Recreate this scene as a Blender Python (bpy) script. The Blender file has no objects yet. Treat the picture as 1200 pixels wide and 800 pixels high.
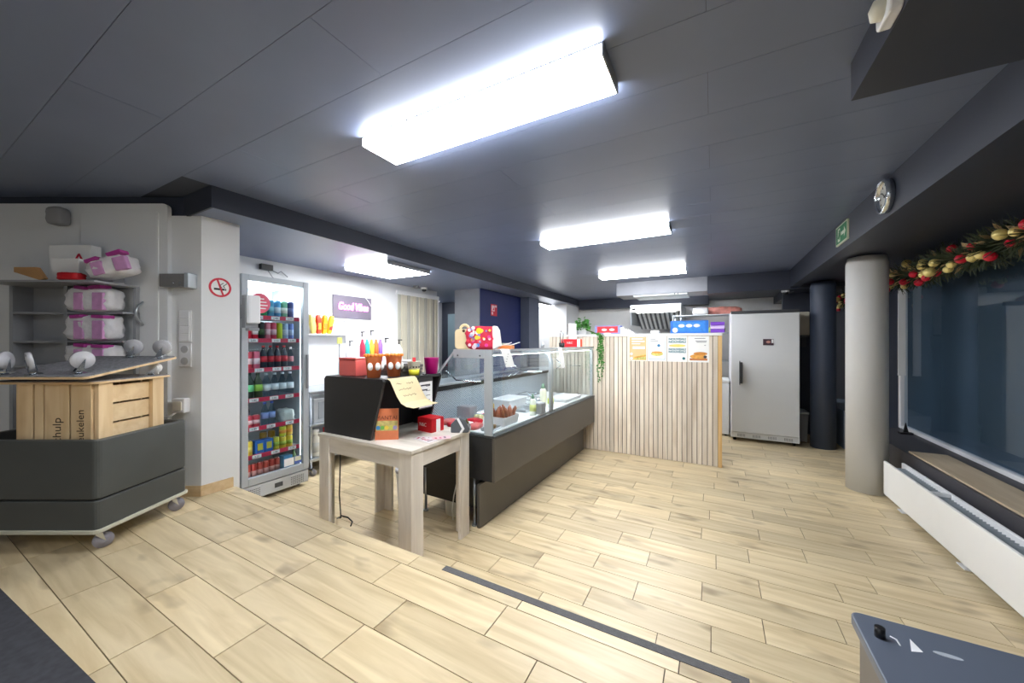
import bpy, bmesh, math, random
from mathutils import Matrix, Vector
random.seed(7)
PI = math.pi
R = math.radians
S = bpy.context.scene
COL = S.collection

# ---------------------------------------------------------------- camera, world, exposure
F = 428.0                       # focal length in pixels of the 1200 px wide frame
YAW = math.atan(236 / F)        # the room's long axis lies this far right of the lens axis
SN, CS = math.sin(YAW), math.cos(YAW)
EYE = 1.40                      # eye height above the shop floor
STEP = 0.32                     # height of the raised floor in front
cam_d = bpy.data.cameras.new('camera'); cam = bpy.data.objects.new('camera', cam_d); COL.objects.link(cam)
cam.location = (0, 0, EYE); cam.rotation_euler = (PI / 2, 0, YAW)
cam_d.sensor_width = 36; cam_d.lens = 36 * F / 1200; cam_d.clip_start = 0.02
cam_d.shift_y = 1.0 / 1200
S.camera = cam
w = bpy.data.worlds.new('world'); S.world = w; w.use_nodes = True
w.node_tree.nodes['Background'].inputs[0].default_value = (0.25, 0.32, 0.45, 1)
w.node_tree.nodes['Background'].inputs[1].default_value = 0.06
S.view_settings.view_transform = 'Standard'; S.view_settings.look = 'None'
S.view_settings.gamma = 1; S.view_settings.use_curve_mapping = False
S.view_settings.exposure = 0.62
LAMP = 34.0                     # radiance of the ceiling panels

# ---------------------------------------------------------------- helpers
def lin(c):
    return tuple(((v / 255) / 12.92 if v / 255 <= .04045 else ((v / 255 + .055) / 1.055) ** 2.4) for v in c) + (1,)

MATS = {}
def mat(name, rgb, rough=.5, metal=0, var=.06, scale=6, bump=0, stretch=(1, 1, 1), spec=.5, bscale=None):
    if name in MATS: return MATS[name]
    m = bpy.data.materials.new(name); m.use_nodes = True; nt = m.node_tree; N = nt.nodes; Lk = nt.links
    b = N['Principled BSDF']
    tc = N.new('ShaderNodeTexCoord'); mp = N.new('ShaderNodeMapping'); mp.inputs['Scale'].default_value = stretch
    nz = N.new('ShaderNodeTexNoise'); nz.inputs['Scale'].default_value = scale; nz.inputs['Detail'].default_value = 4
    rp = N.new('ShaderNodeValToRGB')
    c = lin(rgb)
    rp.color_ramp.elements[0].position = .3; rp.color_ramp.elements[1].position = .7
    rp.color_ramp.elements[0].color = tuple(x * (1 - var) for x in c[:3]) + (1,)
    rp.color_ramp.elements[1].color = tuple(min(1, x * (1 + var)) for x in c[:3]) + (1,)
    Lk.new(tc.outputs['Object'], mp.inputs[0]); Lk.new(mp.outputs[0], nz.inputs['Vector'])
    Lk.new(nz.outputs['Fac'], rp.inputs[0]); Lk.new(rp.outputs[0], b.inputs['Base Color'])
    b.inputs['Roughness'].default_value = rough; b.inputs['Metallic'].default_value = metal
    b.inputs['Specular IOR Level'].default_value = spec
    if bump:
        n2 = nz
        if bscale:
            n2 = N.new('ShaderNodeTexNoise'); n2.inputs['Scale'].default_value = bscale
            Lk.new(mp.outputs[0], n2.inputs['Vector'])
        bp = N.new('ShaderNodeBump'); bp.inputs['Strength'].default_value = bump; bp.inputs['Distance'].default_value = .01
        Lk.new(n2.outputs['Fac'], bp.inputs['Height']); Lk.new(bp.outputs[0], b.inputs['Normal'])
    MATS[name] = m
    return m

def emis(name, rgb, strength):
    if name in MATS: return MATS[name]
    m = bpy.data.materials.new(name); m.use_nodes = True; nt = m.node_tree
    nt.nodes.remove(nt.nodes['Principled BSDF'])
    e = nt.nodes.new('ShaderNodeEmission'); e.inputs[0].default_value = lin(rgb); e.inputs[1].default_value = strength
    nt.links.new(e.outputs[0], nt.nodes['Material Output'].inputs[0])
    MATS[name] = m
    return m

def glassmat(name, tint, refl=1.0, ior=1.45):
    if name in MATS: return MATS[name]
    m = bpy.data.materials.new(name); m.use_nodes = True; nt = m.node_tree
    nt.nodes.remove(nt.nodes['Principled BSDF'])
    t = nt.nodes.new('ShaderNodeBsdfTransparent'); t.inputs[0].default_value = lin(tint)
    g = nt.nodes.new('ShaderNodeBsdfGlossy'); g.inputs['Roughness'].default_value = .02
    g.inputs[0].default_value = (refl, refl, refl, 1)
    fr = nt.nodes.new('ShaderNodeFresnel'); fr.inputs[0].default_value = ior
    mx = nt.nodes.new('ShaderNodeMixShader')
    gm = nt.nodes.new('ShaderNodeNewGeometry'); sb = nt.nodes.new('ShaderNodeMath'); sb.operation = 'SUBTRACT'; sb.inputs[0].default_value = 1
    mu = nt.nodes.new('ShaderNodeMath'); mu.operation = 'MULTIPLY'
    nt.links.new(gm.outputs['Backfacing'], sb.inputs[1]); nt.links.new(sb.outputs[0], mu.inputs[0]); nt.links.new(fr.outputs[0], mu.inputs[1])
    nt.links.new(mu.outputs[0], mx.inputs[0]); nt.links.new(t.outputs[0], mx.inputs[1]); nt.links.new(g.outputs[0], mx.inputs[2])
    nt.links.new(mx.outputs[0], nt.nodes['Material Output'].inputs[0])
    MATS[name] = m
    return m

def woodmat(name, light, dark, knot, rough=.45, along='X', freq=1.0, contrast=1.0, varamp=.25):
    """grain along one axis; every piece gets its own shift and tone"""
    if name in MATS: return MATS[name]
    m = bpy.data.materials.new(name); m.use_nodes = True; nt = m.node_tree; N = nt.nodes; Lk = nt.links
    b = N['Principled BSDF']; b.inputs['Roughness'].default_value = rough
    tc = N.new('ShaderNodeTexCoord'); oi = N.new('ShaderNodeObjectInfo'); ge = N.new('ShaderNodeNewGeometry')
    ad = N.new('ShaderNodeMath'); ad.operation = 'ADD'
    Lk.new(oi.outputs['Random'], ad.inputs[0]); Lk.new(ge.outputs['Random Per Island'], ad.inputs[1])
    ml = N.new('ShaderNodeMath'); ml.operation = 'MULTIPLY'; ml.inputs[1].default_value = 57.3
    Lk.new(ad.outputs[0], ml.inputs[0])
    cb = N.new('ShaderNodeCombineXYZ')
    for i in range(3): Lk.new(ml.outputs[0], cb.inputs[i])
    va = N.new('ShaderNodeVectorMath'); va.operation = 'ADD'
    Lk.new(tc.outputs['Object'], va.inputs[0]); Lk.new(cb.outputs[0], va.inputs[1])
    mp = N.new('ShaderNodeMapping')
    mp.inputs['Scale'].default_value = {'X': (2 * freq, 22 * freq, 22 * freq), 'Z': (22 * freq, 22 * freq, 2 * freq), 'Y': (22 * freq, 2 * freq, 22 * freq)}[along]
    Lk.new(va.outputs[0], mp.inputs[0])
    n1 = N.new('ShaderNodeTexNoise'); n1.inputs['Scale'].default_value = 1; n1.inputs['Detail'].default_value = 5; n1.inputs['Distortion'].default_value = .6
    Lk.new(mp.outputs[0], n1.inputs['Vector'])
    r1 = N.new('ShaderNodeValToRGB'); r1.color_ramp.elements[0].position = .3; r1.color_ramp.elements[1].position = .68
    r1.color_ramp.elements[0].color = lin(dark); r1.color_ramp.elements[1].color = lin(light)
    Lk.new(n1.outputs['Fac'], r1.inputs[0])
    mp2 = N.new('ShaderNodeMapping'); mp2.inputs['Scale'].default_value = {'X': (3.2, 8, 8), 'Z': (8, 8, 3.2), 'Y': (8, 3.2, 8)}[along]
    Lk.new(va.outputs[0], mp2.inputs[0])
    n2 = N.new('ShaderNodeTexNoise'); n2.inputs['Scale'].default_value = 1; n2.inputs['Detail'].default_value = 2
    Lk.new(mp2.outputs[0], n2.inputs['Vector'])
    r2 = N.new('ShaderNodeValToRGB'); r2.color_ramp.elements[0].position = .60; r2.color_ramp.elements[1].position = .82
    r2.color_ramp.elements[0].color = (0, 0, 0, 1); r2.color_ramp.elements[1].color = (contrast, contrast, contrast, 1)
    Lk.new(n2.outputs['Fac'], r2.inputs[0])
    mx = N.new('ShaderNodeMix'); mx.data_type = 'RGBA'
    Lk.new(r2.outputs[0], mx.inputs['Factor']); Lk.new(r1.outputs[0], mx.inputs[6]); mx.inputs[7].default_value = lin(knot)
    fr = N.new('ShaderNodeMath'); fr.operation = 'FRACT'; Lk.new(ad.outputs[0], fr.inputs[0])
    mr = N.new('ShaderNodeMapRange'); mr.inputs['To Min'].default_value = 1 - varamp; mr.inputs['To Max'].default_value = 1 + varamp * .3
    Lk.new(fr.outputs[0], mr.inputs['Value'])
    vs = N.new('ShaderNodeVectorMath'); vs.operation = 'SCALE'
    Lk.new(mx.outputs[2], vs.inputs[0]); Lk.new(mr.outputs[0], vs.inputs['Scale'])
    Lk.new(vs.outputs[0], b.inputs['Base Color'])
    bp = N.new('ShaderNodeBump'); bp.inputs['Strength'].default_value = .12; bp.inputs['Distance'].default_value = .004
    Lk.new(n1.outputs['Fac'], bp.inputs['Height']); Lk.new(bp.outputs[0], b.inputs['Normal'])
    MATS[name] = m
    return m

class MB:
    def __init__(self): self.v = []; self.f = []; self.s = []
    def add(self, vs, fs, smooth=False):
        o = len(self.v); self.v += [tuple(p) for p in vs]; self.f += [tuple(i + o for i in f) for f in fs]; self.s += [smooth] * len(fs)
        return self
    def box(self, x0, x1, y0, y1, z0, z1):
        return self.add([(x, y, z) for z in (z0, z1) for y in (y0, y1) for x in (x0, x1)],
                        [(0, 2, 3, 1), (4, 5, 7, 6), (0, 1, 5, 4), (2, 6, 7, 3), (0, 4, 6, 2), (1, 3, 7, 5)])
    def cbox(self, cx, cy, cz, sx, sy, sz): return self.box(cx - sx / 2, cx + sx / 2, cy - sy / 2, cy + sy / 2, cz - sz / 2, cz + sz / 2)
    def prism(self, poly, a0, a1, axis='z'):
        n = len(poly)
        f = {'z': lambda p, a: (p[0], p[1], a), 'y': lambda p, a: (p[0], a, p[1]), 'x': lambda p, a: (a, p[0], p[1])}[axis]
        return self.add([f(p, a0) for p in poly] + [f(p, a1) for p in poly],
                        [tuple(range(n))[::-1], tuple(range(n, 2 * n))] + [(i, (i + 1) % n, n + (i + 1) % n, n + i) for i in range(n)])
    def lathe(self, prof, n=16, c=(0, 0, 0), axis='z', smooth=True):
        vs = []; fs = []
        for r, z in prof:
            for k in range(n):
                a = 2 * PI * k / n; p = (r * math.cos(a), r * math.sin(a), z)
                if axis == 'x': p = (p[2], p[0], p[1])
                if axis == 'y': p = (p[0], p[2], p[1])
                vs.append((p[0] + c[0], p[1] + c[1], p[2] + c[2]))
        for i in range(len(prof) - 1):
            for k in range(n):
                k2 = (k + 1) % n; fs.append((i * n + k, i * n + k2, (i + 1) * n + k2, (i + 1) * n + k))
        self.add(vs, fs, smooth)
        o = len(self.v) - len(vs); m = len(prof) - 1
        if prof[0][0] > 1e-6: self.f.append(tuple(o + k for k in range(n))[::-1]); self.s.append(False)
        if prof[-1][0] > 1e-6: self.f.append(tuple(o + m * n + k for k in range(n))); self.s.append(False)
        return self
    def cyl(self, c, r, h, n=16, axis='z', r2=None):
        return self.lathe([(r, 0), (r if r2 is None else r2, h)], n, c, axis)
    def sphere(self, c, r, n=12, m=8, sc=(1, 1, 1)):
        o = len(self.v)
        self.lathe([(max(1e-5, r * math.sin(PI * i / m)), -r * math.cos(PI * i / m)) for i in range(m + 1)], n)
        for i in range(o, len(self.v)):
            p = self.v[i]; self.v[i] = (p[0] * sc[0] + c[0], p[1] * sc[1] + c[1], p[2] * sc[2] + c[2])
        return self
    def tube(self, pts, r, n=8):
        pts = [Vector(p) for p in pts]; vs = []; fs = []; up = Vector((0, 0, 1)); a = None
        for i, p in enumerate(pts):
            t = (pts[min(i + 1, len(pts) - 1)] - pts[max(i - 1, 0)]).normalized()
            if a is None: a = t.cross(up if abs(t.z) < .9 else Vector((1, 0, 0))).normalized()
            else: a = (a - t * a.dot(t)).normalized()
            b = t.cross(a)
            rr = r[i] if isinstance(r, (list, tuple)) else r
            for k in range(n):
                q = p + (a * math.cos(2 * PI * k / n) + b * math.sin(2 * PI * k / n)) * rr; vs.append(tuple(q))
        for i in range(len(pts) - 1):
            for k in range(n):
                k2 = (k + 1) % n; fs.append((i * n + k, i * n + k2, (i + 1) * n + k2, (i + 1) * n + k))
        self.add(vs, fs, True)
        o = len(self.v) - len(vs)
        self.f.append(tuple(o + k for k in range(n))[::-1]); self.s.append(False)
        self.f.append(tuple(o + (len(pts) - 1) * n + k for k in range(n))); self.s.append(False)
        return self
    def xf(self, M, start=0):
        for i in range(start, len(self.v)): self.v[i] = tuple(M @ Vector(self.v[i]))
        return self
    def mesh(self, name):
        me = bpy.data.meshes.new(name); me.from_pydata(self.v, [], self.f)
        me.polygons.foreach_set('use_smooth', self.s)
        bm = bmesh.new(); bm.from_mesh(me); bmesh.ops.recalc_face_normals(bm, faces=bm.faces[:]); bm.to_mesh(me); bm.free()
        return me
    def build(self, name, m, parent=None, bevel=0, loc=None, rz=0):
        o = bpy.data.objects.new(name, self.mesh(name)); COL.objects.link(o)
        o.data.materials.append(m)
        if parent: o.parent = parent
        if loc is not None: o.location = loc
        if rz: o.rotation_euler = (0, 0, rz)
        if bevel:
            md = o.modifiers.new('bevel', 'BEVEL'); md.width = bevel; md.segments = 2; md.limit_method = 'ANGLE'; md.angle_limit = R(50)
        return o

def rrect(x0, x1, y0, y1, r, n=4, which=(1, 1, 1, 1)):
    pts = []
    for (cx, cy, a0, on) in ((x1 - r, y1 - r, 0, which[0]), (x0 + r, y1 - r, 90, which[1]), (x0 + r, y0 + r, 180, which[2]), (x1 - r, y0 + r, 270, which[3])):
        if on:
            for k in range(n + 1):
                a = R(a0 + 90 * k / n); pts.append((cx + r * math.cos(a), cy + r * math.sin(a)))
        else:
            a = R(a0 + 45); pts.append((cx + r * (1 if math.cos(a) > 0 else -1), cy + r * (1 if math.sin(a) > 0 else -1)))
    return pts
def circ(cx, cy, r, n=24, ry=None): return [(cx + r * math.cos(2 * PI * k / n), cy + (ry or r) * math.sin(2 * PI * k / n)) for k in range(n)]

def tag(o, label, cat, group=None):
    o['label'] = label; o['category'] = cat
    if group: o['group'] = group
    return o
def thing(name, label, cat, loc=(0, 0, 0), rz=0, group=None):
    o = bpy.data.objects.new(name, None); COL.objects.link(o); o.location = loc; o.rotation_euler = (0, 0, rz)
    o.empty_display_size = .1
    return tag(o, label, cat, group)
def solo(mb, name, m, label, cat, loc=(0, 0, 0), rz=0, group=None, bevel=0):
    return tag(mb.build(name, m, None, bevel, loc, rz), label, cat, group)
def struct(mb, name, m, label=None, cat=None, bevel=0, loc=None, rz=0):
    o = mb.build(name, m, None, bevel, loc, rz); o['kind'] = 'structure'
    if label: o['label'] = label
    if cat: o['category'] = cat
    return o
def text(body, size, m, parent, loc, face, name='lettering', depth=.0006, roll=0, shear=0, offset=0, width=None, align='CENTER'):
    """face: z-rotation of the normal (0 = faces -Y); text upright"""
    cu = bpy.data.curves.new('lettering', 'FONT'); cu.body = body; cu.size = size; cu.extrude = depth
    cu.align_x = align; cu.align_y = 'CENTER'; cu.shear = shear; cu.offset = offset; cu.resolution_u = 3
    t = bpy.data.objects.new('tmp', cu); COL.objects.link(t)
    bpy.context.view_layer.update()
    me = bpy.data.meshes.new_from_object(t.evaluated_get(bpy.context.evaluated_depsgraph_get()))
    bpy.data.objects.remove(t); me.materials.clear(); me.materials.append(m)
    if width:
        xs = [v.co.x for v in me.vertices]; k = width / max(1e-6, max(xs) - min(xs))
        for v in me.vertices: v.co.x *= k
    o = bpy.data.objects.new(name, me); COL.objects.link(o)
    o.matrix_local = Matrix.Translation(loc) @ Matrix.Rotation(face, 4, 'Z') @ Matrix.Rotation(PI / 2, 4, 'X') @ Matrix.Rotation(roll, 4, 'Z')
    if parent: o.parent = parent
    return o
def copy_tree(o, parent=None):
    c = o.copy(); COL.objects.link(c); c.parent = parent
    for ch in list(o.children): copy_tree(ch, c)
    return c
def ray(px): return (px - 600) / F
def onX(px, py, X):
    r = ray(px); d = X / (-SN + CS * r); return Vector((X, d * (CS + SN * r), EYE - (py - 401) / F * d))
def onY(px, py, Y):
    r = ray(px); d = Y / (CS + SN * r); return Vector((d * (-SN + CS * r), Y, EYE - (py - 401) / F * d))
def onZ(px, py, Z):
    d = (EYE - Z) * F / (py - 401); r = ray(px); return Vector((d * (-SN + CS * r), d * (CS + SN * r), Z))
def L(lat, d, z=0): return Vector((lat * CS - d * SN, lat * SN + d * CS, z))

# ---------------------------------------------------------------- shared materials
M_white = mat('white_paint', (222, 224, 226), .6, var=.02, scale=3)
M_offw = mat('panel_white', (228, 230, 231), .4, var=.02, scale=2)
M_ceil = mat('slate_ceiling_paint', (110, 121, 148), .36, var=.04, scale=2.5)
M_navy = mat('navy_paint', (48, 53, 67), .5, var=.06, scale=3)
M_blue = mat('deep_blue_paint', (24, 38, 96), .55, var=.05, scale=3)
M_black = mat('black_laminate', (32, 33, 35), .45, var=.08, scale=9)
M_char = mat('charcoal_panel', (80, 76, 71), .35, var=.05, scale=3)
M_steel = mat('brushed_steel', (186, 192, 198), .32, metal=.85, var=.06, scale=5, stretch=(1, 12, 12))
M_alu = mat('satin_aluminium', (178, 186, 192), .4, metal=.35, var=.03)
M_chrome = mat('chrome', (205, 210, 214), .15, metal=1, var=.03)
M_grey = mat('grey_plastic', (140, 143, 147), .5, var=.04)
M_dgrey = mat('dark_grey_plastic', (66, 68, 72), .5, var=.05)
M_blk = mat('black_plastic', (18, 18, 20), .4, var=.1)
M_wht = mat('white_plastic', (235, 236, 238), .4, var=.02)
M_paper = mat('paper_white', (240, 240, 238), .8, var=.02)
M_red = mat('red_card', (205, 22, 34), .45, var=.05)
M_lampw = emis('lamp_diffuser', (250, 252, 255), LAMP)
M_glass = glassmat('clear_glass', (249, 252, 253))
M_floor = woodmat('oak_look_tile', (225, 207, 170), (198, 177, 138), (126, 104, 76), .38, 'X', 1.0, .95, .18)
M_grout = mat('dark_grout', (92, 80, 64), .9)
M_pine = woodmat('pine_board', (232, 206, 164), (214, 182, 136), (176, 132, 84), .6, 'X', .8, .5, .1)
M_pinez = woodmat('pine_board_upright', (232, 206, 164), (214, 182, 136), (176, 132, 84), .6, 'Z', .8, .5, .1)
M_tabl = woodmat('whitewashed_oak', (232, 225, 215), (208, 199, 187), (168, 158, 146), .5, 'X', .9, .5, .05)
M_tablz = woodmat('whitewashed_oak_upright', (232, 225, 215), (208, 199, 187), (168, 158, 146), .5, 'Z', .9, .5, .05)
M_slat = woodmat('pale_oak_slat', (238, 227, 210), (214, 198, 178), (186, 164, 138), .55, 'Z', .9, .5, .26)

# ================================================================ SETTING
CEIL = 2.43; SOF = 2.29
PX1, PY1 = .10, 1.392            # far right corner of the raised floor
XR, YB, YN, XL = 1.88, 8.9, -2.6, -5.4
def project(p):
    lat = p[0] * CS + p[1] * SN; d = -p[0] * SN + p[1] * CS
    return (600 + F * lat / d, 401 + F * (EYE - p[2]) / d) if d > .1 else None

floor = struct(MB().box(XL, XR, YN, YB, -.12, -.005), 'floor', M_grout, 'beige oak-look plank tile floor of the shop', 'floor')
PW, PL, GAP = .1757, .6, .004
def plank_rows(x0, x1, y0, y1, phase, z, offs, seed):
    rnd = random.Random(seed); out = []
    i0 = math.floor((y0 - phase) / PW)
    for i in range(i0, int((y1 - phase) / PW) + 1):
        ya, yb = max(y0, phase + i * PW), min(y1, phase + (i + 1) * PW)
        if yb - ya < .015: continue
        off = offs.get(i, (i % 2) * .27 + rnd.uniform(-.06, .06) - .02)
        k = math.floor((x0 - off) / PL)
        while off + k * PL < x1:
            xa, xb = max(x0, off + k * PL), min(x1, off + (k + 1) * PL)
            if xb - xa > .015: out.append((xa, xb, ya, yb))
            k += 1
    return out
_pl = {}
def lay(rects, z, parent, limit):
    def key(r):
        cx, cy = (r[0] + r[1]) / 2, (r[2] + r[3]) / 2; p = project((cx, cy, z))
        vis = p is not None and -60 < p[0] < 1260 and p[1] < 860
        return (not vis, cx * cx + cy * cy)
    rects = sorted(rects, key=key)
    for n, (xa, xb, ya, yb) in enumerate(rects[:limit]):
        k = (round(xb - xa, 3), round(yb - ya, 3))
        if k not in _pl:
            a, b = k[0] / 2 - GAP / 2, k[1] / 2 - GAP / 2
            _pl[k] = MB().box(-a, a, -b, b, -.014, 0).mesh('plank'); _pl[k].materials.append(M_floor)
        o = bpy.data.objects.new('plank', _pl[k]); COL.objects.link(o); o.parent = parent
        o.location = ((xa + xb) / 2, (ya + yb) / 2, z)
    if rects[limit:]:
        mb = MB()
        for xa, xb, ya, yb in rects[limit:]: mb.box(xa + GAP / 2, xb - GAP / 2, ya + GAP / 2, yb - GAP / 2, z - .014, z)
        o = mb.build('far_planks', M_floor, parent); o['kind'] = 'stuff'
offs = {0: -1.21, 1: -.985, 2: -1.257, 3: -.969, -1: -.836, -2: -.6}
low = plank_rows(XL, XR, PY1, YB, 1.88, 0, offs, 1) + plank_rows(PX1, XR, YN, PY1, 1.88, 0, offs, 2)
lay(low, 0, floor, 298)

plat = struct(MB().box(XL, PX1, YN, PY1, -.004, STEP - .005), 'floor_platform', M_grout, 'raised plank-tiled floor in front with a step down', 'floor')
po = {-1: -1.34, -2: -1.124, -3: -1.77, -4: -1.5, 0: -1.3, -5: -1.2}
lay(plank_rows(XL, PX1, YN, PY1, 1.304, STEP, po, 3), STEP, plat, 200)
M_tape = mat('grip_tape', (92, 91, 92), .85, var=.1, scale=60, bump=.3, bscale=300)
tp = MB().box(-1.13, PX1 + .001, PY1 - .034, PY1 + .001, STEP - .002, STEP + .002).box(PX1 - .05, PX1 + .001, -1.2, PY1 - .034, STEP - .002, STEP + .002)
solo(tp, 'grip_tape', M_tape, 'dark grey anti-slip tape along the edge of the step', 'tape')
for i, (a, b) in enumerate(((-3.15, -2.0), (-2.0, -.9), (-.9, PX1))):
    MB().box(a + .002, b - .002, PY1, PY1 + .008, .002, STEP - .003).build('riser_board', M_floor, plat)

for (a, b) in ((-1.0, -.4), (-.4, .2), (.2, .8), (.8, PY1 + .006)): MB().box(PX1, PX1 + .008, a + .002, b - .002, .002, STEP - .003).build('riser_board', M_floor, plat)
ceiling = struct(MB().box(XL, XR, YN, YB, CEIL + .006, CEIL + .1), 'ceiling', mat('ceiling_joint', (74, 80, 94), .8), 'dark slate-grey panelled ceiling', 'ceiling')
rnd = random.Random(5); cm = {}
row = 0; y = 1.304 * 0 - 2.52
while y < YB:
    x = -2.22 + (row % 2) * 1.1 - 3 * 2.2
    while x < XR:
        xa, xb = max(x, -2.885 if y > 1.16 - .2 else XL), min(x + 2.2, 1.02 if y > 1.7 else XR)
        ya, yb = max(y, YN), min(y + .293, YB)
        if xb - xa > .03 and yb - ya > .03:
            k = (round(xb - xa, 3), round(yb - ya, 3))
            if k not in cm:
                cm[k] = MB().box(-k[0] / 2 + .0008, k[0] / 2 - .0008, -k[1] / 2 + .0008, k[1] / 2 - .0008, 0, .01).mesh('ceiling_panel'); cm[k].materials.append(M_ceil)
            o = bpy.data.objects.new('ceiling_panel', cm[k]); COL.objects.link(o); o.parent = ceiling
            o.location = ((xa + xb) / 2, (ya + yb) / 2, CEIL)
        x += 2.2
    y += .293; row += 1

# lowered ceiling over the service side, beams
struct(MB().box(XL, -2.89, 1.16, YB, SOF, CEIL + .02), 'ceiling_lowered', M_ceil, 'lowered dark soffit over the service side', 'ceiling')
struct(MB().box(-2.889, -2.88, 1.155, YB, SOF - .004, CEIL + .01), 'trim_1', M_navy, 'navy face of the lowered soffit')
struct(MB().box(-4.0, -2.88, 1.145, 1.158, SOF - .004, CEIL + .01), 'trim_2', M_navy, 'navy end face of the lowered soffit')
struct(MB().box(.955, 1.07, 1.79, 6.45, 2.185, CEIL + .02).box(1.07, XR, 1.79, 6.45, 2.22, CEIL + .02), 'trim_3', M_navy, 'dark beam along the window side')
struct(MB().box(.445, XR, YN, 1.785, SOF, CEIL + .02), 'trim_4', M_navy, 'dropped dark box on the ceiling corner')
struct(MB().box(-.08, XR, 6.45, 6.75, 2.16, CEIL + .02), 'trim_5', M_navy, 'dark beam in front of the kitchen')
struct(MB().box(-2.88, -.08, YB - .28, YB, 2.2, CEIL + .02), 'trim_6', M_navy, 'dark beam at the kitchen back wall')
struct(MB().box(1.05, XR, 6.75, YB, 2.16, CEIL + .02).box(-.08, 1.05, 6.75, YB, 2.3, CEIL + .02), 'trim_7', M_navy, 'dark lowered ceiling over the kitchen corner')

# outer walls
struct(MB().box(XL - .1, XR + .1, YB, YB + .1, 0, CEIL), 'wall_back', mat('kitchen_wall_paint', (224, 225, 225), .6, var=.03), 'light grey kitchen back wall', 'wall')
struct(MB().box(XL - .1, XR + .1, YN - .1, YN, 0, CEIL), 'wall_front', M_white, 'plain white wall behind', 'wall')
struct(MB().box(XL - .1, XL, YN, YB, 0, CEIL), 'wall_far_left', M_white, 'white outer wall', 'wall')
struct(MB().box(-4.35, -4.25, 1.3, 4.98, 0, SOF), 'wall_left', M_white, 'bright white wall behind the service counter', 'wall')
struct(MB().box(XL, -3.86, 6.5, 6.6, 0, SOF), 'wall_corridor', M_navy, 'dark navy wall at the corridor end', 'wall')
dr = struct(MB().box(-5.2, -4.02, 6.46, 6.5, 0, 2.03), 'door_1', mat('door_bluegrey', (112, 134, 144), .5), 'blue-grey door in the dark corridor', 'door')
MB().tube([(-4.2, 6.40, 1.02), (-4.12, 6.40, 1.02)], .01).tube([(-4.12, 6.40, 1.02), (-4.12, 6.465, 1.02)], .01).build('handle', M_chrome, dr)
struct(MB().box(-3.86, -3.35, 5.0, 6.5, 0, SOF), 'wall_niche', M_blue, 'deep blue wall block beside the corridor', 'wall')
struct(MB().box(-3.865, -3.36, 4.985, 5.0, 0, SOF), 'trim_8', mat('grey_pillar_paint', (128, 132, 140), .5), 'grey front of the blue wall block')
struct(MB().box(-3.86, -3.165, 6.43, 6.9, 0, SOF), 'wall_pier', mat('pier_slate', (84, 92, 112), .5), 'slate pier at the end of the blue wall', 'wall')
struct(MB().box(XL, -2.97, 8.0, 8.1, 0, SOF).box(-3.07, -2.97, 8.1, YB, 0, SOF), 'wall_kitchen', M_white, 'white kitchen wall return', 'wall')
P1 = Vector((-3.155, 1.195)); rv = Vector((CS, SN)); P5 = P1 - 2.4 * rv
pil = struct(MB().prism([tuple(P1), (-3.155, 1.432), (-5.3, 1.432), tuple(P5)], -.004, SOF), 'wall_pillar', M_offw, 'white pillar and angled wall with a no-smoking sign', 'wall')
struct(MB().prism([tuple(P1 - .05 * rv + Vector((-.01, .02))), (-3.3, 1.40), (-5.3, 1.40), tuple(P5 + Vector((0, .02)))], SOF, CEIL), 'wall_pillar_top', M_navy, 'black strip of wall above the white angled wall', 'wall')
DW = -P1.x * SN + P1.y * CS      # depth of the angled wall
LP = P1.x * CS + P1.y * SN       # lateral of the pillar corner
bb = MB().box(-3.155, -3.143, 1.19, PY1 - .005, STEP, STEP + .072); o0 = len(bb.v)
bb.box(-.2, .005, -.012, 0, STEP, STEP + .072); bb.xf(Matrix.Translation((P1.x, P1.y, 0)) @ Matrix.Rotation(YAW, 4, 'Z'), o0)
struct(bb, 'baseboard_pillar', M_pine, 'wooden baseboard around the white pillar')
# insulated door panel in the angled wall
dpt = Matrix.Translation(L(0, DW - .03)) @ Matrix.Rotation(YAW, 4, 'Z')
door = struct(MB().prism(rrect(-4.3, -2.395, STEP, 2.365, .035, 4, (1, 1, 0, 0)), 0, .03, 'y'), 'door_2', M_offw, 'white insulated cold-room door in the angled wall', 'door')
door.matrix_world = dpt
MB().prism(rrect(-2.99, -2.455, STEP + .05, 2.305, .01), -.008, .002, 'y').build('door_leaf', M_offw, door, .002)
MB().tube([(-2.555 + .0 * t, -.012 - .05 * math.sin(PI * t), 1.52 + .16 * t) for t in [i / 8 for i in range(9)]], .007).build('handle', M_steel, door)

# windows on the right
wr = struct(MB().box(XR, XR + .1, YN, YB, 0, .42).box(XR, XR + .1, YN, YB, 2.2, CEIL).box(XR, XR + .1, 5.85, 6.45, .42, 2.2).box(XR, XR + .1, 7.6, YB, .42, 2.2), 'wall_right', M_navy, 'dark wall with shop windows', 'wall')
M_night = mat('dark_blind', (78, 94, 110), .35, var=.12, scale=1.2)
win = struct(MB().box(XR + .05, XR + .06, YN, 5.85, .42, 2.2), 'window_1', M_night, 'large dark window with white frame rails', 'window')
MB().box(XR - .01, XR + .05, 5.79, 5.85, .42, 2.2).build('window_frame', M_wht, win, .004)
MB().box(XR - .005, XR + .05, YN, 5.79, .42, .455).build('bottom_rail', M_wht, win, .004)
for yy in (3.0, 1.2): MB().box(XR - .002, XR + .05, yy, yy + .05, .455, 2.2).build('mullion', M_night, win)
MB().box(XR + .02, XR + .026, YN, 5.79, .455, 2.2).build('pane', glassmat('window_glass', (236, 242, 246)), win)
MB().box(XR - .07, XR - .01, 5.66, 5.675, 1.05, 2.1).box(XR - .07, XR - .01, 5.655, 5.68, 1.03, 1.055).build('blind_wand', M_wht, win)
win2 = struct(MB().box(XR + .05, XR + .06, 6.45, 7.6, .42, 2.2), 'window_2', mat('far_blind', (150, 150, 150), .6), 'grey blind in the far window bay', 'window')
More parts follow.
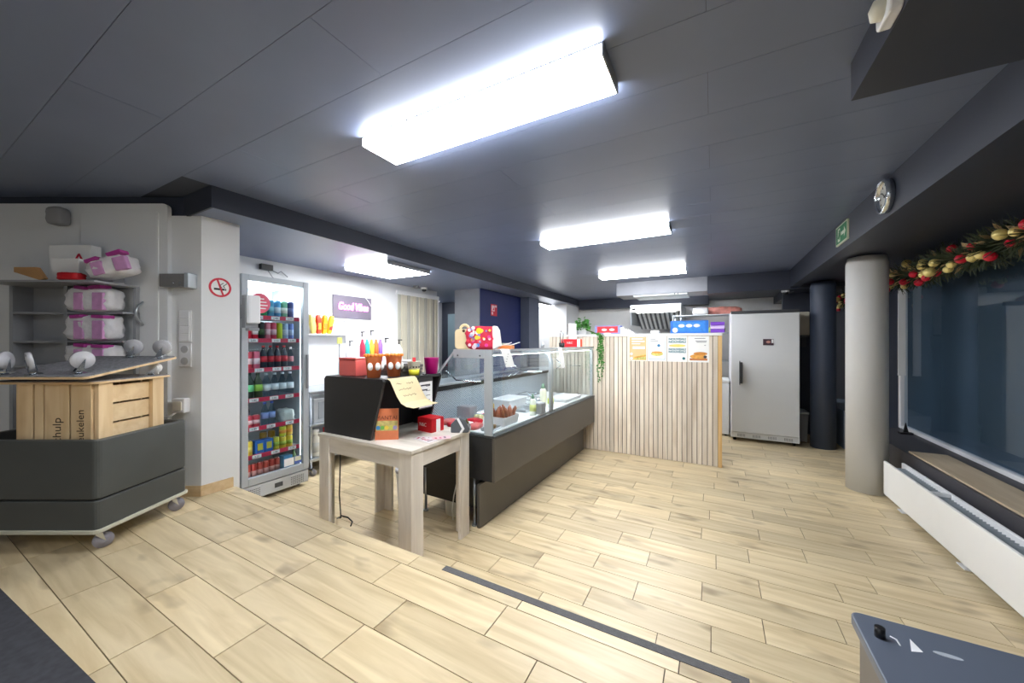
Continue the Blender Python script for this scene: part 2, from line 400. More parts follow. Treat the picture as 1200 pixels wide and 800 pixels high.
struct(MB().box(1.5, XR, -.5, 5.79, 0, .42), 'window_sill', mat('sill_grey', (62, 61, 66), .5, var=.05), 'dark grey boxed sill under the window', 'sill', .006)
struct(MB().box(1.5, XR, 6.3, 7.6, 0, .5), 'window_sill_far', mat('sill_blue', (120, 134, 150), .5), 'grey sill under the far window', 'sill')
def column(x, y, r, m, label, top):
    o = struct(MB().lathe([(r, 0), (r, top - .06), (r - .012, top)], 40), 'column', m, label, 'column', loc=(x, y, 0)); return o
column(1.275, 4.67, .15, mat('column_white', (212, 213, 213), .6, var=.02, scale=2), 'white round column beside the radiator', 2.205)
column(1.28, 6.27, .135, mat('column_navy', (66, 76, 96), .45, var=.04), 'dark navy round column behind the white one', 2.205)
struct(MB().box(.95, 1.5, 7.05, 7.15, 0, 2.16), 'wall_kitchen_side', M_navy, 'dark wall beside the white refrigerator', 'wall')

# ================================================================ CEILING LIGHTS
def panel(x0, x1, y0, y1, ztop, label, name='ceiling_light', h=.045, k=1.0):
    t = thing(name, label, 'light', ((x0 + x1) / 2, (y0 + y1) / 2, ztop - h), 0, 'ceiling light panels')
    a, b = (x1 - x0) / 2, (y1 - y0) / 2
    for sx in (-1, 1): MB().box(min(sx * a, sx * (a - .006)), max(sx * a, sx * (a - .006)), -b, b, 0, h + .001).build('end_cap', mat('lamp_housing', (150, 152, 156), .5), t)
    MB().box(-a + .006, a - .006, -b, b, h - .004, h + .001).build('back_plate', MATS['lamp_housing'], t)
    MB().box(-a + .006, a - .006, -b, b, 0, h - .004).build('diffuser', M_lampw if k == 1 else emis('lamp_diffuser_%d' % (k * 100), (250, 252, 255), LAMP * k), t, .006)
    return t
panel(-1.55, -.33, 1.245, 1.47, CEIL, 'long bright ceiling panel over the step')
panel(-1.54, -.33, 3.38, 3.605, CEIL, 'long bright ceiling panel over the glass counter')
panel(-1.54, -.33, 5.53, 5.755, CEIL, 'long bright ceiling panel in front of the air conditioning unit')
panel(-1.55, -.33, -1.05, -.82, CEIL, 'added unseen fill light panel above the raised floor', k=.5)  # added behind the camera to brighten the angled wall and cart
panel(-3.78, -3.08, 2.80, 3.48, SOF, 'square bright ceiling panel beside the neon sign', k=.75)
panel(-3.62, -3.32, 6.95, 7.95, SOF, 'narrow ceiling light by the white kitchen wall', k=.5)
panel(-5.25, -4.95, 5.3, 5.9, SOF, 'added hidden fill light inside the dark corridor', k=.4)  # added out of sight to brighten the corridor door
panel(-1.6, -.5, 7.3, 7.5, CEIL, 'long ceiling light over the kitchen hood')

# air conditioning unit
ac = thing('air_conditioner', 'pale grey ceiling air conditioning box in front of the kitchen', 'air conditioner', (-.78, 6.75, 2.17))
MB().box(-.70, .70, -.3, .3, .03, CEIL - 2.17 + .002).build('body', mat('ac_grey', (138, 141, 149), .5), ac, .006)
MB().box(-.42, .42, -.29, .29, 0, .03).build('grille', M_alu, ac, .008)
for k in range(2): MB().box(.22 + k * .05, .24 + k * .05, -.31, -.285, .004, .026).build('vent_slot', M_dgrey, ac)

# ================================================================ RIGHT SIDE
rad = thing('radiator', 'long low white convector radiator under the window sill', 'radiator', (1.40, 3.0, 0))
MB().box(-.07, -.05, -1.9, 1.46, .05, .345).build('front_plate', mat('radiator_white', (238, 238, 236), .35, var=.01), rad, .006)
MB().box(.045, .065, -1.9, 1.46, .05, .345).build('back_plate', M_wht, rad, .006)
MB().tube([(0, -1.88, .18), (0, 1.44, .18)], .02).build('pipe', M_wht, rad)
mbf = MB()
for k in range(96): mbf.box(-.048, .044, -1.86 + k * .034, -1.858 + k * .034, .08, .315)
fo = mbf.build('fins', M_alu, rad); fo['kind'] = 'stuff'
for yy in (-1.5, .35, 1.2):
    MB().box(-.03, .03, yy - .02, yy + .02, .006, .08).box(-.05, .05, yy - .045, yy + .045, 0, .008).build('foot', M_wht, rad, .002)
for yy in (-.6, .7): MB().box(-.05, .05, yy - .012, yy + .012, .32, .343).build('bracket', M_wht, rad)
solo(MB().box(-.11, .13, -2.1, 1.55, 0, .014), 'sill_board', woodmat('sill_wood', (196, 180, 154), (178, 160, 132), (150, 130, 100), .5, 'Y', .7, .4, .05), 'beige wooden board lying on the dark window sill', 'board', (1.63, 3.0, .42), 0, None, .002)
solo(MB().prism(rrect(-.12, .12, -.22, .22, .1, 6), 0, .07), 'sill_cushion', M_dgrey, 'dark rounded cushion on the wooden sill board', 'cushion', (1.70, 3.12, .434), 0, None, .02)
solo(MB().box(-.05, .05, -.03, .03, 0, .02).prism([(-.02, .02), (.02, .02), (0, .12)], -.01, .01, 'y'), 'window_catch', M_blk, 'small black window catch on the sill corner', 'catch', (1.80, 5.45, .42))

def garland(name, label, y0, y1, x, zc, nb, seed, sag):
    rnd = random.Random(seed)
    g = thing(name, label, 'garland', (x, (y0 + y1) / 2, zc), 0)
    half = (y1 - y0) / 2
    core = lambda t: (0.02 * math.sin(9 * t), -half + 2 * half * t, -sag * math.sin(PI * t) + .02 * math.sin(23 * t))
    MB().tube([core(i / 30) for i in range(31)], .012, 6).build('stem', mat('garland_stem', (44, 40, 28), .8), g)
    mb = MB(); n = int(1500 * (y1 - y0))
    for _ in range(n):
        c = Vector(core(rnd.random())); d = Vector((rnd.gauss(0, 1), rnd.gauss(0, .8), rnd.gauss(0, 1))).normalized()
        l = rnd.uniform(.05, .17); s = d.cross(Vector((rnd.random(), rnd.random(), rnd.random()))).normalized() * rnd.uniform(.003, .007)
        a = c + d * .01; b = c + d * l
        mb.add([a - s, a + s, b + s * .4, b - s * .4], [(0, 1, 2, 3)])
    fo = mb.build('needles', mat('garland_green', (44, 56, 32), .7, var=.4, scale=30), g); fo['kind'] = 'stuff'
    mb = MB()
    for _ in range(int(60 * (y1 - y0))):
        c = Vector(core(rnd.random())); d = Vector((-abs(rnd.gauss(.4, .6)), rnd.gauss(0, .8), rnd.gauss(0, 1))).normalized()
        s = d.cross(Vector((rnd.random(), rnd.random(), rnd.random()))).normalized() * rnd.uniform(.008, .016); a = c + d * .05; b = c + d * rnd.uniform(.09, .15)
        mb.add([a, (a + b) / 2 + s, b, (a + b) / 2 - s], [(0, 1, 2, 3)])
    fo = mb.build('gold_leaves', mat('gold_leaf', (176, 150, 108), .45, metal=.3, var=.3), g); fo['kind'] = 'stuff'
    mr = mat('bauble_red', (206, 24, 50), .3, var=.08); mg = mat('bauble_gold', (226, 206, 130), .3, metal=.25, var=.08)
    mesh = MB().sphere((0, 0, 0), .033, 14, 10).mesh('bauble'); ms = {}
    for m_ in (mr, mg):
        q = mesh.copy(); q.materials.append(m_); ms[m_] = q
    for i in range(nb):
        t = (i + .5) / nb + rnd.uniform(-.012, .012); c = core(t)
        o = bpy.data.objects.new('bauble', ms[mr if (i * 7 + seed) % 13 % 2 else mg]); COL.objects.link(o); o.parent = g
        o.location = (c[0] - rnd.uniform(.03, .12), c[1] + rnd.uniform(-.05, .05), c[2] + rnd.uniform(-.13, .09)); k = rnd.uniform(.75, 1.15); o.scale = (k, k, k)
    return g
garland('christmas_garland', 'green christmas garland with red and gold baubles over the window', 2.6, 5.15, 1.62, 2.04, 44, 4, .02)
garland('christmas_garland', 'short bauble garland hanging beside the navy column', 6.42, 6.86, 1.64, 2.02, 13, 9, .03)

ck = thing('wall_clock', 'round wall clock with silver rim on the dark beam', 'clock', (.955, 3.12, 2.31))
MB().lathe([(.105, 0), (.105, -.035), (.095, -.042), (.09, -.03), (.09, -.012)], 32, axis='x').build('rim', M_chrome, ck)
MB().cyl((-.016, 0, 0), .092, .004, 32, 'x').build('face', mat('clock_face', (205, 207, 205), .4), ck)
for k in range(12):
    a = k * PI / 6; MB().box(-.018, -.016, -.003, .003, .065, .082).xf(Matrix.Rotation(a, 4, 'X')).build('hour_mark', M_blk, ck)
for a, l, wd in ((R(-50), .05, .004), (R(75), .072, .003)):
    MB().box(-.021, -.019, -wd, wd, -.012, l).xf(Matrix.Rotation(a, 4, 'X')).build('hand', M_blk, ck)

ex = thing('exit_sign', 'green emergency exit sign on the dark beam', 'sign', (.955, 4.03, 2.315))
MB().box(-.012, 0, -.155, .155, -.08, .08).build('panel', mat('exit_cream', (206, 214, 186), .5), ex)
MB().box(-.0135, -.012, -.14, .14, -.068, .068).build('field', mat('exit_green', (22, 128, 74), .5), ex)
wm = mat('exit_white', (222, 232, 210), .5)
MB().box(-.0145, -.0135, .03, .09, -.055, .055).build('door_mark', wm, ex)
MB().prism([(-.12, .0), (-.08, .04), (-.08, .014), (-.0, .014), (-.0, -.014), (-.08, -.014), (-.08, -.04)], -.0145, -.0135, 'x').build('arrow_mark', wm, ex)
MB().prism(circ(.045, .03, .011, 10), -.0165, -.0145, 'x').prism([(.06, .02), (.035, .018), (.03, -.01), (.05, -.04), (.06, -.038), (.05, -.008), (.075, -.03), (.08, -.024), (.062, 0)], -.0165, -.0145, 'x').build('runner_mark', MATS['exit_green'], ex)

dt = thing('motion_detector', 'small white motion detector on the dropped ceiling box', 'detector', (.445, 1.40, 2.34))
MB().prism(rrect(-.05, .05, -.045, .045, .02), -.03, 0, 'x').build('body', M_wht, dt, .005)
MB().lathe([(.03, 0), (.026, -.02), (.0001, -.03)], 16, (-.03, 0, -.005), 'x').build('lens', mat('lens_white', (225, 222, 205), .3), dt)

# grey cabinet at the lower right
cb = thing('waste_cabinet', 'grey cabinet with a flat matt lid beside the step', 'cabinet', (.625, .76, 0))
M_lid = mat('lid_bluegrey', (88, 96, 110), .42, var=.04, scale=3)
MB().prism(rrect(-.34, .34, -.40, .40, .02), .735, .758).build('lid', M_lid, cb, .003)
MB().box(-.325, .325, -.385, .385, .03, .735).build('body', mat('cabinet_taupe', (104, 98, 92), .5), cb, .004)
MB().box(-.3, .3, -.36, .36, 0, .03).build('plinth', M_blk, cb)
p = onZ(1031, 746, .758); MB().cyl((p.x - .625, p.y - .76, .757), .009, .022, 14).build('peg', M_blk, cb)
p = onZ(1043, 745, .759); q = onZ(1055, 756, .759)
MB().tube([(p.x - .625, p.y - .76, .7585), ((p.x + q.x) / 2 - .625 + .004, (p.y + q.y) / 2 - .76 + .006, .7585), (q.x - .625, q.y - .76, .7585)], .0016, 5).build('white_mark', M_wht, cb)
p = onZ(1066, 748, .759); a = onZ(1082, 764, .759); b = onZ(1068, 763, .759)
MB().add([(v.x - .625, v.y - .76, .7588) for v in (p, a, b)], [(0, 1, 2)]).build('white_mark', M_wht, cb)
p = onZ(1111, 768, .759); MB().prism(circ(p.x - .625, p.y - .76, .022, 16, .006), .7575, .759).build('oval_mark', mat('pale_mark', (170, 178, 186), .4), cb)

# dark mat, lower left
q0, q1 = onZ(30, 722, STEP), onZ(108, 800, STEP)
dv = (q1 - q0).normalized(); nv = Vector((dv.y, -dv.x, 0))
if nv.y > 0: nv = -nv
a = q0 - dv * .5; b = q1 + dv * .15
solo(MB().prism([(v.x, v.y) for v in (a, b, b + nv * .5, a + nv * .5)], STEP - .001, STEP + .012), 'door_mat', mat('mat_charcoal', (54, 55, 60), .9, var=.2, scale=40), 'charcoal door mat on the raised floor', 'mat')

# ================================================================ LEFT: SIGNS AND FITTINGS ON THE PILLAR
ns = thing('no_smoking_sign', 'round red no-smoking sticker on the white pillar', 'sign', (-3.155, 1.307, 1.80))
def ring(cy, cz, r0, r1, x0, x1, n=32):
    mb = MB()
    for k in range(n):
        a, b = 2 * PI * k / n, 2 * PI * (k + 1) / n
        mb.prism([(cy + r * math.cos(t), cz + r * math.sin(t)) for r, t in ((r0, a), (r1, a), (r1, b), (r0, b))], x0, x1, 'x')
    return mb
M_signr = mat('sign_red', (206, 34, 62), .5)
MB().prism(circ(0, 0, .068, 32), -.001, .001, 'x').build('disc', M_paper, ns)
ring(0, 0, .056, .07, 0, .002).build('ring', M_signr, ns)
mk = MB().box(.001, .0022, -.038, .028, -.02, -.006).box(.001, .0022, .031, .037, -.02, -.006)
mk.tube([(.0015, .03 - .01 * math.sin(5 * t), 0 + .035 * t) for t in [i / 6 for i in range(7)]], .0025, 5).tube([(.0015, .012 - .012 * math.sin(4 * t), 0 + .035 * t) for t in [i / 6 for i in range(7)]], .0025, 5)
mk.build('cigarette_mark', M_blk, ns)
MB().box(.0022, .003, -.006, .006, -.062, .062).xf(Matrix.Rotation(R(18), 4, 'X')).build('bar', M_signr, ns)

def onwall(px, py, off=0.0):
    d = DW - off; return L(ray(px) * d, d, EYE - (py - 401) / F * d)
p = onwall(214, 330)
lk = thing('door_closer', 'grey metal lock box at the cold-room door edge', 'lock', p, YAW)
MB().box(-.10, .10, -.07, 0, -.045, .045).build('case', mat('closer_grey', (122, 122, 122), .45, metal=.3), lk, .004)
MB().box(.075, .105, -.075, 0, -.05, .05).build('end_cap', M_alu, lk, .004)
for k in range(2): MB().cyl((-.0 + k * .045, -.073, -.02), .006, .004, 10, 'y').build('screw', M_chrome, lk)
p = onwall(218, 382)
sw = thing('light_switches', 'tall white plate of four light switches on the angled wall', 'switch', p, YAW)
MB().box(-.043, .043, -.01, 0, -.11, .11).build('plate', M_wht, sw, .003)
for k in range(4): MB().box(-.034, .034, -.016, -.008, -.105 + k * .053, -.056 + k * .053).build('rocker', M_wht, sw, .002)
p = onwall(218, 416)
so = thing('wall_socket', 'white double wall socket below the light switches', 'socket', p, YAW)
MB().box(-.043, .043, -.01, 0, -.082, .082).build('plate', M_wht, so, .003)
for k in (-1, 1):
    MB().lathe([(.026, -.014), (.026, -.004), (.02, -.004), (.02, -.012), (.0001, -.006)], 20, (0, 0, k * .041), 'y').build('outlet', mat('outlet_grey', (188, 188, 190), .4), so)
p = onwall(216, 474)
so2 = thing('surface_socket', 'white surface socket box low on the angled wall', 'socket', p, YAW)
MB().box(-.045, .045, -.05, 0, -.05, .05).build('case', M_wht, so2, .008)
MB().prism(rrect(-.03, .03, -.032, .03, .008), -.058, -.05, 'y').build('flap', mat('flap_cream', (222, 218, 206), .5), so2, .003)
MB().tube([(-.02, -.04, -.045), (-.06, -.046, -.075), (-.14, -.046, -.078)], .006, 6).build('plug_lead', M_wht, so2)
sp = thing('soap_dispenser', 'white and grey dispenser beside the drinks fridge', 'dispenser', (-3.34, 1.605, 1.52))
MB().box(-.06, -.0, -.05, .05, 0, .27).build('back', M_grey, sp, .006)
MB().box(0, .05, -.045, .045, .035, .265).build('cover', M_wht, sp, .012)
MB().box(-.02, .04, -.04, .04, -.025, .0).build('spout', M_grey, sp, .005)
MB().box(-.16, -.06, -.01, .03, .08, .2).build('bracket', M_grey, sp)

# ================================================================ LEFT: BLACK CART, CRATE, DOLLIES, CUP SHELF
ct = thing('planter_cart', 'black box cart on casters in front of the angled wall', 'cart', L(-2.51, 2.13, STEP), YAW)
W2, D2 = .385, .26
M_cart = mat('cart_black', (74, 77, 76), .42, var=.06, scale=5)
def ringbox(z0, z1, gx=0.0, t=.03):
    mb = MB(); o = rrect(-W2 + gx, W2 - gx, -D2 + gx, D2 - gx, .025); i = rrect(-W2 + t, W2 - t, -D2 + t, D2 - t, .012); n = len(o)
    mb.add([(x, y, z0) for x, y in o] + [(x, y, z1) for x, y in o] + [(x, y, z0) for x, y in i] + [(x, y, z1) for x, y in i],
           [(k, (k + 1) % n, n + (k + 1) % n, n + k) for k in range(n)] + [(2 * n + k, 2 * n + (k + 1) % n, 3 * n + (k + 1) % n, 3 * n + k) for k in range(n)] +
           [(n + k, n + (k + 1) % n, 3 * n + (k + 1) % n, 3 * n + k) for k in range(n)] + [(k, (k + 1) % n, 2 * n + (k + 1) % n, 2 * n + k) for k in range(n)])
    return mb
ringbox(.115, .265).build('lower_tier', M_cart, ct, .006)
ringbox(.262, .276, .012).build('groove', M_blk, ct)
ringbox(.273, .577).build('upper_tier', M_cart, ct, .006)
MB().prism(rrect(-W2 - .012, W2 + .012, -D2 - .012, D2 + .012, .035), .1, .117).build('base_board', mat('base_edge', (196, 194, 176), .5), ct, .002)
def caster(parent, x, y, z0, h, up=False, rz=0, wm=None, name='caster'):
    """a swivel caster; up=True points to the sky"""
    c = bpy.data.objects.new(name, None); COL.objects.link(c); c.parent = parent; c.location = (x, y, z0)
    c.rotation_euler = (0 if up else PI, 0, rz)
    r = h * .40
    MB().box(-.026, .026, -.03, .03, 0, .004).cyl((0, 0, .004), .014, .012, 12).build('plate', M_chrome, c)
    fk = MB()
    for s in (-1, 1): fk.prism([(-.016, .014), (.016, .014), (.03, h - r + .006), (.018, h - r - .006)], s * .014 - .0015, s * .014 + .0015, 'y')
    fk.box(-.018, .018, -.0155, .0155, .012, .017).build('fork', M_chrome, c)
    MB().lathe([(.008, -.011), (r * .55, -.011), (r * .6, -.006), (r, -.009), (r, .009), (r * .6, .006), (r * .55, .011), (.008, .011)], 22, (.022, 0, h - r), 'y').build('wheel', wm or mat('wheel_clear', (196, 196, 200), .25, var=.04), c)
    return c
M_whg = mat('wheel_grey', (150, 148, 158), .4)
for x in (-.3, .34):
    for y in (-.22, .2): caster(ct, x, y, .101, .10, False, R(60), M_whg)

cr = thing('wooden_crate', 'upright pine fruit crate with stencilled boards inside the black cart', 'crate', L(-2.39, 2.10, STEP + .1165), YAW)
CX, CY, CH = .205, .18, .745
for sx in (-1, 1):
    for sy in (-1, 1):
        MB().box(sx * CX - .012, sx * CX + .012, sy * (CY - .035) - .035, sy * (CY - .035) + .035, 0, CH).build('corner_post', M_pinez, cr, .0015)
    for k in range(7):
        z = .006 + k * .1045
        MB().box(sx * (CX - .012) - .008 * (1 + sx), sx * (CX - .012) + .008 * (1 - sx), -CY + .02, CY - .02, z, z + .094).build('slat', M_pine, cr, .0015)
M_sten = mat('stencil_brown', (74, 56, 40), .8)
for k, (xa, xb) in enumerate(((-.195, -.115), (-.105, -.06), (-.052, .075), (.085, .19))):
    MB().box(xa, xb, -CY - .012, -CY + .004, .0, CH).build('end_board', M_pinez, cr, .002)
    MB().box(xa, xb, CY - .004, CY + .012, .0, CH).build('end_board', M_pinez, cr, .002)
MB().box(-CX, CX, -CY, CY, 0, .012).build('base_panel', M_pine, cr)
text('Breukelen', .055, M_sten, cr, (.137, -CY - .0125, .50), 0, 'stencil_lettering', .0004, PI / 2)
text('Schulp', .062, M_sten, cr, (.015, -CY - .0125, .49), 0, 'stencil_lettering', .0004, PI / 2)

zc = STEP + .117 + CH
M_carp = mat('grey_carpet', (132, 132, 136), .95, var=.35, scale=60, bump=.5, bscale=200)
def dolly(label, loc, rx, cw, casters, h, thick=.012):
    t = thing('dolly_board', label, 'dolly', loc); t.rotation_euler = (rx, 0, YAW)
    MB().prism(rrect(-cw[0], cw[0], 0, cw[1], .03), 0, thick).build('board', M_pine, t, .002)
    MB().prism(rrect(-cw[0] + .004, cw[0] - .004, .004, cw[1] - .004, .03), thick - .001, thick + .004).build('carpet', M_carp, t)
    for (x, y, rz) in casters: caster(t, x, y, thick + .003, h, True, rz, M_wht if h < .08 else None)
    return t
dolly('lower thin dolly board lying flat on the crate with wheels up', L(-2.44, 1.885, zc), 0, (.28, .44), [(.22, .36, .5)], .075)
dolly('upper carpeted dolly board tilted on its wheels above the crate', L(-2.42, 1.84, zc + .030), math.atan2(.10, .6), (.275, .52), [(.17, .06, 1.2), (.02, .47, .4), (.22, .45, .3), (-.2, .05, 2.0), (-.04, .04, 2.6)], .115)

sh = thing('cup_shelf', 'grey metal shelf unit with open compartments before the cold-room door', 'shelf', L(-3.02, 2.475, STEP), YAW)
M_shelf = mat('shelf_grey', (160, 162, 166), .45, metal=.2)
for x in (-.3, .06): MB().box(x - .012, x + .012, -.055, .055, 0, 1.455).build('upright', M_shelf, sh)
for z in (.1, .5, .92, 1.085, 1.275, 1.46): MB().box(-.29, .44 if z > .9 else .06, -.055 if z < 1.4 else -.22, .055, z - .006, z + .006).build('shelf_board', M_shelf, sh)
MB().box(-.3, .06, .05, .055, 0, 1.455).build('back_panel', M_shelf, sh)
MB().box(.42, .44, .03, .055, 0, 1.455).build('upright', M_shelf, sh)
M_film = mat('plastic_film', (228, 226, 228), .3, var=.05, scale=14, bump=.6, bscale=22)
M_mag = mat('magenta_print', (170, 52, 140), .45, var=.1); M_mag2 = mat('lilac_print', (206, 150, 198), .4, var=.12, scale=20)
def lump(sx, sy, sz, amp, seed, n=6):
    rnd = random.Random(seed); bm = bmesh.new(); bmesh.ops.create_cube(bm, size=1)
    bmesh.ops.subdivide_edges(bm, edges=bm.edges[:], cuts=n, use_grid_fill=True)
    for v in bm.verts:
        p = v.co * 2; k = (abs(p.x) ** 5 + abs(p.y) ** 5 + abs(p.z) ** 5) ** (1 / 5)
        q = p / k if k > .01 else p
        j = amp if v.co.z > -.49 else 0
        v.co = Vector((q.x * sx / 2 + rnd.gauss(0, j), q.y * sy / 2 + rnd.gauss(0, j), q.z * sz / 2 + rnd.gauss(0, j * .6)))
    zmin = min(v.co.z for v in bm.verts)
    mb = MB(); bm.verts.index_update()
    mb.add([(v.co.x, v.co.y, v.co.z - zmin) for v in bm.verts], [tuple(v.index for v in f.verts) for f in bm.faces], True); bm.free()
    return mb
def pack(label, loc, seed, sz=(.30, .22, .15), rot=0, tilt=0):
    t = thing('cup_package', label, 'package', loc, group='wrapped cup packages'); t.rotation_euler = (0, tilt, YAW + rot)
    lump(sz[0], sz[1], sz[2], .005, seed).build('wrapper', M_film, t)
    rnd = random.Random(seed)
    for (x, wd) in ((-.035, .06), (.09, .07)):
        MB().box(x - wd / 2, x + wd / 2, -sz[1] / 2 - .005, -sz[1] / 2 + .03, .01, sz[2] * .78).build('print_panel', M_mag2, t, .004)
        MB().box(x - wd / 2 - .005, x + wd / 2 + .005, -sz[1] / 2 - .012, -sz[1] / 2 + .06, sz[2] - .018, sz[2] + .003).xf(Matrix.Rotation(rnd.uniform(-.12, .12), 4, 'Y')).build('print_flap', M_mag, t, .003)
    return t
zs = STEP
for k, (zz, lb) in enumerate(((.926, 'magenta-printed cup package on the lowest shelf above the cart'), (1.091, 'magenta-printed cup package on the middle compartment of the grey shelf'), (1.281, 'magenta-printed cup package on the upper compartment of the grey shelf'))):
    pack(lb, L(-2.775, 2.432, zs + zz), 20 + k, (.30, .13, (.140, .168, .158)[k]))
pack('loose cup package lying tilted on top of the grey shelf', L(-2.56, 2.37, zs + 1.505), 31, (.22, .16, .12), .2, -.3)
bx = thing('white_carton', 'white carton with a red warning triangle on the shelf top', 'carton', L(-2.88, 2.46, zs + 1.467), YAW)
MB().box(-.20, .08, -.03, .03, 0, .26).build('box', M_paper, bx, .002)
mbt = MB()
for a, b in (((-.045, .12), (0, .20)), ((0, .20), (.045, .12)), ((.045, .12), (-.045, .12))): mbt.tube([(a[0], -.0305, a[1]), (b[0], -.0305, b[1])], .006, 6)
mbt.build('warning_triangle', M_signr, bx)
MB().box(-.004, .004, -.032, -.03, .135, .165).box(-.004, .004, -.032, -.03, .125, .131).build('exclamation_mark', M_blk, bx)
solo(MB().box(-.09, .09, -.04, .04, 0, .15), 'paper_box', M_paper, 'small white paper box in front of the triangle carton', 'box', L(-2.86, 2.375, zs + 1.467), YAW, None, .003)
solo(MB().box(-.045, .045, -.045, .045, 0, .15), 'paper_box', mat('greyish_card', (206, 206, 210), .6), 'grey-white little box beside the triangle carton', 'box', L(-2.715, 2.475, zs + 1.466), YAW + .15, None, .003)
solo(lump(.13, .07, .05, .002, 5), 'red_pouch', M_red, 'red pouch lying in front of the white boxes', 'pouch', L(-2.77, 2.297, zs + 1.467), YAW)
solo(MB().prism([(-.16, 0), (-.02, 0), (.03, -.07), (-.0, -.08), (-.16, -.03)], -.01, .01, 'y').xf(Matrix.Translation((0, 0, .08))), 'cardboard_flap', mat('cardboard', (176, 134, 88), .8), 'bent brown cardboard flap on the grey shelf', 'cardboard', L(-2.93, 2.275, zs + 1.4665), YAW)
solo(lump(.1, .08, .12, .0012, 9), 'door_box', mat('grey_bundle', (150, 150, 152), .8), 'grey box fixed high on the cold-room door', 'box', L(-3.10, DW - .074, 2.2), YAW)

# ================================================================ DRINKS FRIDGE
FX, FY0, FY1 = -3.49, 1.60, 2.185
fr = thing('drinks_fridge', 'tall grey glass-door drinks fridge full of cans', 'fridge', (FX, FY0, 0))
FW = FY1 - FY0; M_fr = mat('fridge_grey', (176, 182, 188), .4, var=.02, metal=.2); M_fin = mat('fridge_liner', (206, 212, 216), .5)
body = MB().box(-.62, -.05, 0, .03, .11, 1.985).box(-.62, -.05, FW - .03, FW, .11, 1.985).box(-.62, -.59, .03, FW - .03, .11, 1.985).box(-.62, -.05, .03, FW - .03, 1.945, 1.985).box(-.62, -.05, .03, FW - .03, .11, .145)
body.build('cabinet', M_fr, fr, .003)
MB().box(-.588, -.584, .031, FW - .031, .146, 1.944).build('liner', M_fin, fr)
dd = MB().box(-.045, 0, 0, .05, .16, 1.985).box(-.045, 0, FW - .055, FW, .16, 1.985).box(-.045, 0, .05, FW - .055, 1.935, 1.985).box(-.045, 0, .05, FW - .055, .16, .225)
dor = dd.build('door', M_fr, fr, .004)
MB().box(-.03, -.022, .05, FW - .055, .225, 1.935).build('pane', glassmat('fridge_glass', (236, 243, 246), .8), dor)
MB().box(0, .022, FW - .03, FW - .012, .95, 1.28).build('handle', M_grey, dor, .004)
gr = MB().box(-.05, -.008, 0, FW, .035, .15).build('base_grille', mat('grille_grey', (190, 194, 198), .45), fr, .006)
mh = MB()
for g0 in (.03, .42):
    for i in range(9):
        for j in range(5): mh.cyl((-.009, g0 + i * .014, .055 + j * .016), .0042, .003, 6, 'x')
mh.build('vent_holes', M_blk, gr)['kind'] = 'stuff'
MB().box(-.009, -.005, .27, .34, .075, .115).build('control_panel', M_dgrey, gr)
for y in (.05, FW - .05):
    for x in (-.1, -.55): MB().cyl((x, y, 0), .02, .115, 10).build('foot', M_blk, fr)
for y0 in (.032, FW - .044): MB().box(-.075, -.055, y0, y0 + .012, .2, 1.9).build('lamp_or_fill_strip', emis('fridge_fill', (255, 255, 255), 5), fr)  # glowing side strips added to brighten the fridge contents
MB().box(-.45, -.12, .10, FW - .10, 1.925, 1.944).build('lamp_or_fill_strip', emis('fridge_lamp', (255, 255, 255), 16), fr)
SHZ = [1.622, 1.416, 1.152, .888, .634, .387, .15]
M_strip = mat('price_strip', (206, 46, 78), .4); M_wire = mat('shelf_wire', (214, 218, 222), .4)
for i, z in enumerate(SHZ[:-1]):
    s = MB().box(-.56, -.065, .035, FW - .035, z - .004, z + .004).build('shelf', M_wire, fr)
    MB().box(-.066, -.058, .055, FW - .06, z - .018, z + .02).build('price_strip', M_strip, s)
    rnd = random.Random(i)
    for k in range(3):
        y0 = .10 + k * .15 + rnd.uniform(-.03, .03)
        MB().box(-.058, -.0565, y0, y0 + .075, z - .014, z + .016).build('price_tag', M_paper, s)
        text(random.Random(i * 5 + k).choice(('2.50', '1.80', '2.00', '3.20')), .024, M_dgrey, s, (-.0562, y0 + .0375, z), PI / 2, 'price')
st = MB().prism(circ(0, 0, .088, 32), 0, .0015, 'x').build('round_sticker', mat('pink_sticker', (226, 96, 120), .5), dor, 0, (-.0215, .15, 1.745))
for k, wd in enumerate((.07, .11, .13, .1)): MB().box(.0015, .0018, -wd / 2, wd / 2, .035 - k * .028, .045 - k * .028).build('sticker_line', M_paper, st)
MB().box(-.0215, -.0205, .36, .45, .235, .305).build('paper_note', M_paper, dor)
st = MB().box(-.0215, -.0205, .455, .525, .235, .31).build('energy_label', mat('label_blue', (70, 96, 176), .5), dor)
MB().box(-.0205, -.020, .46, .52, .262, .305).build('label_field', mat('label_cream', (226, 226, 200), .5), st)

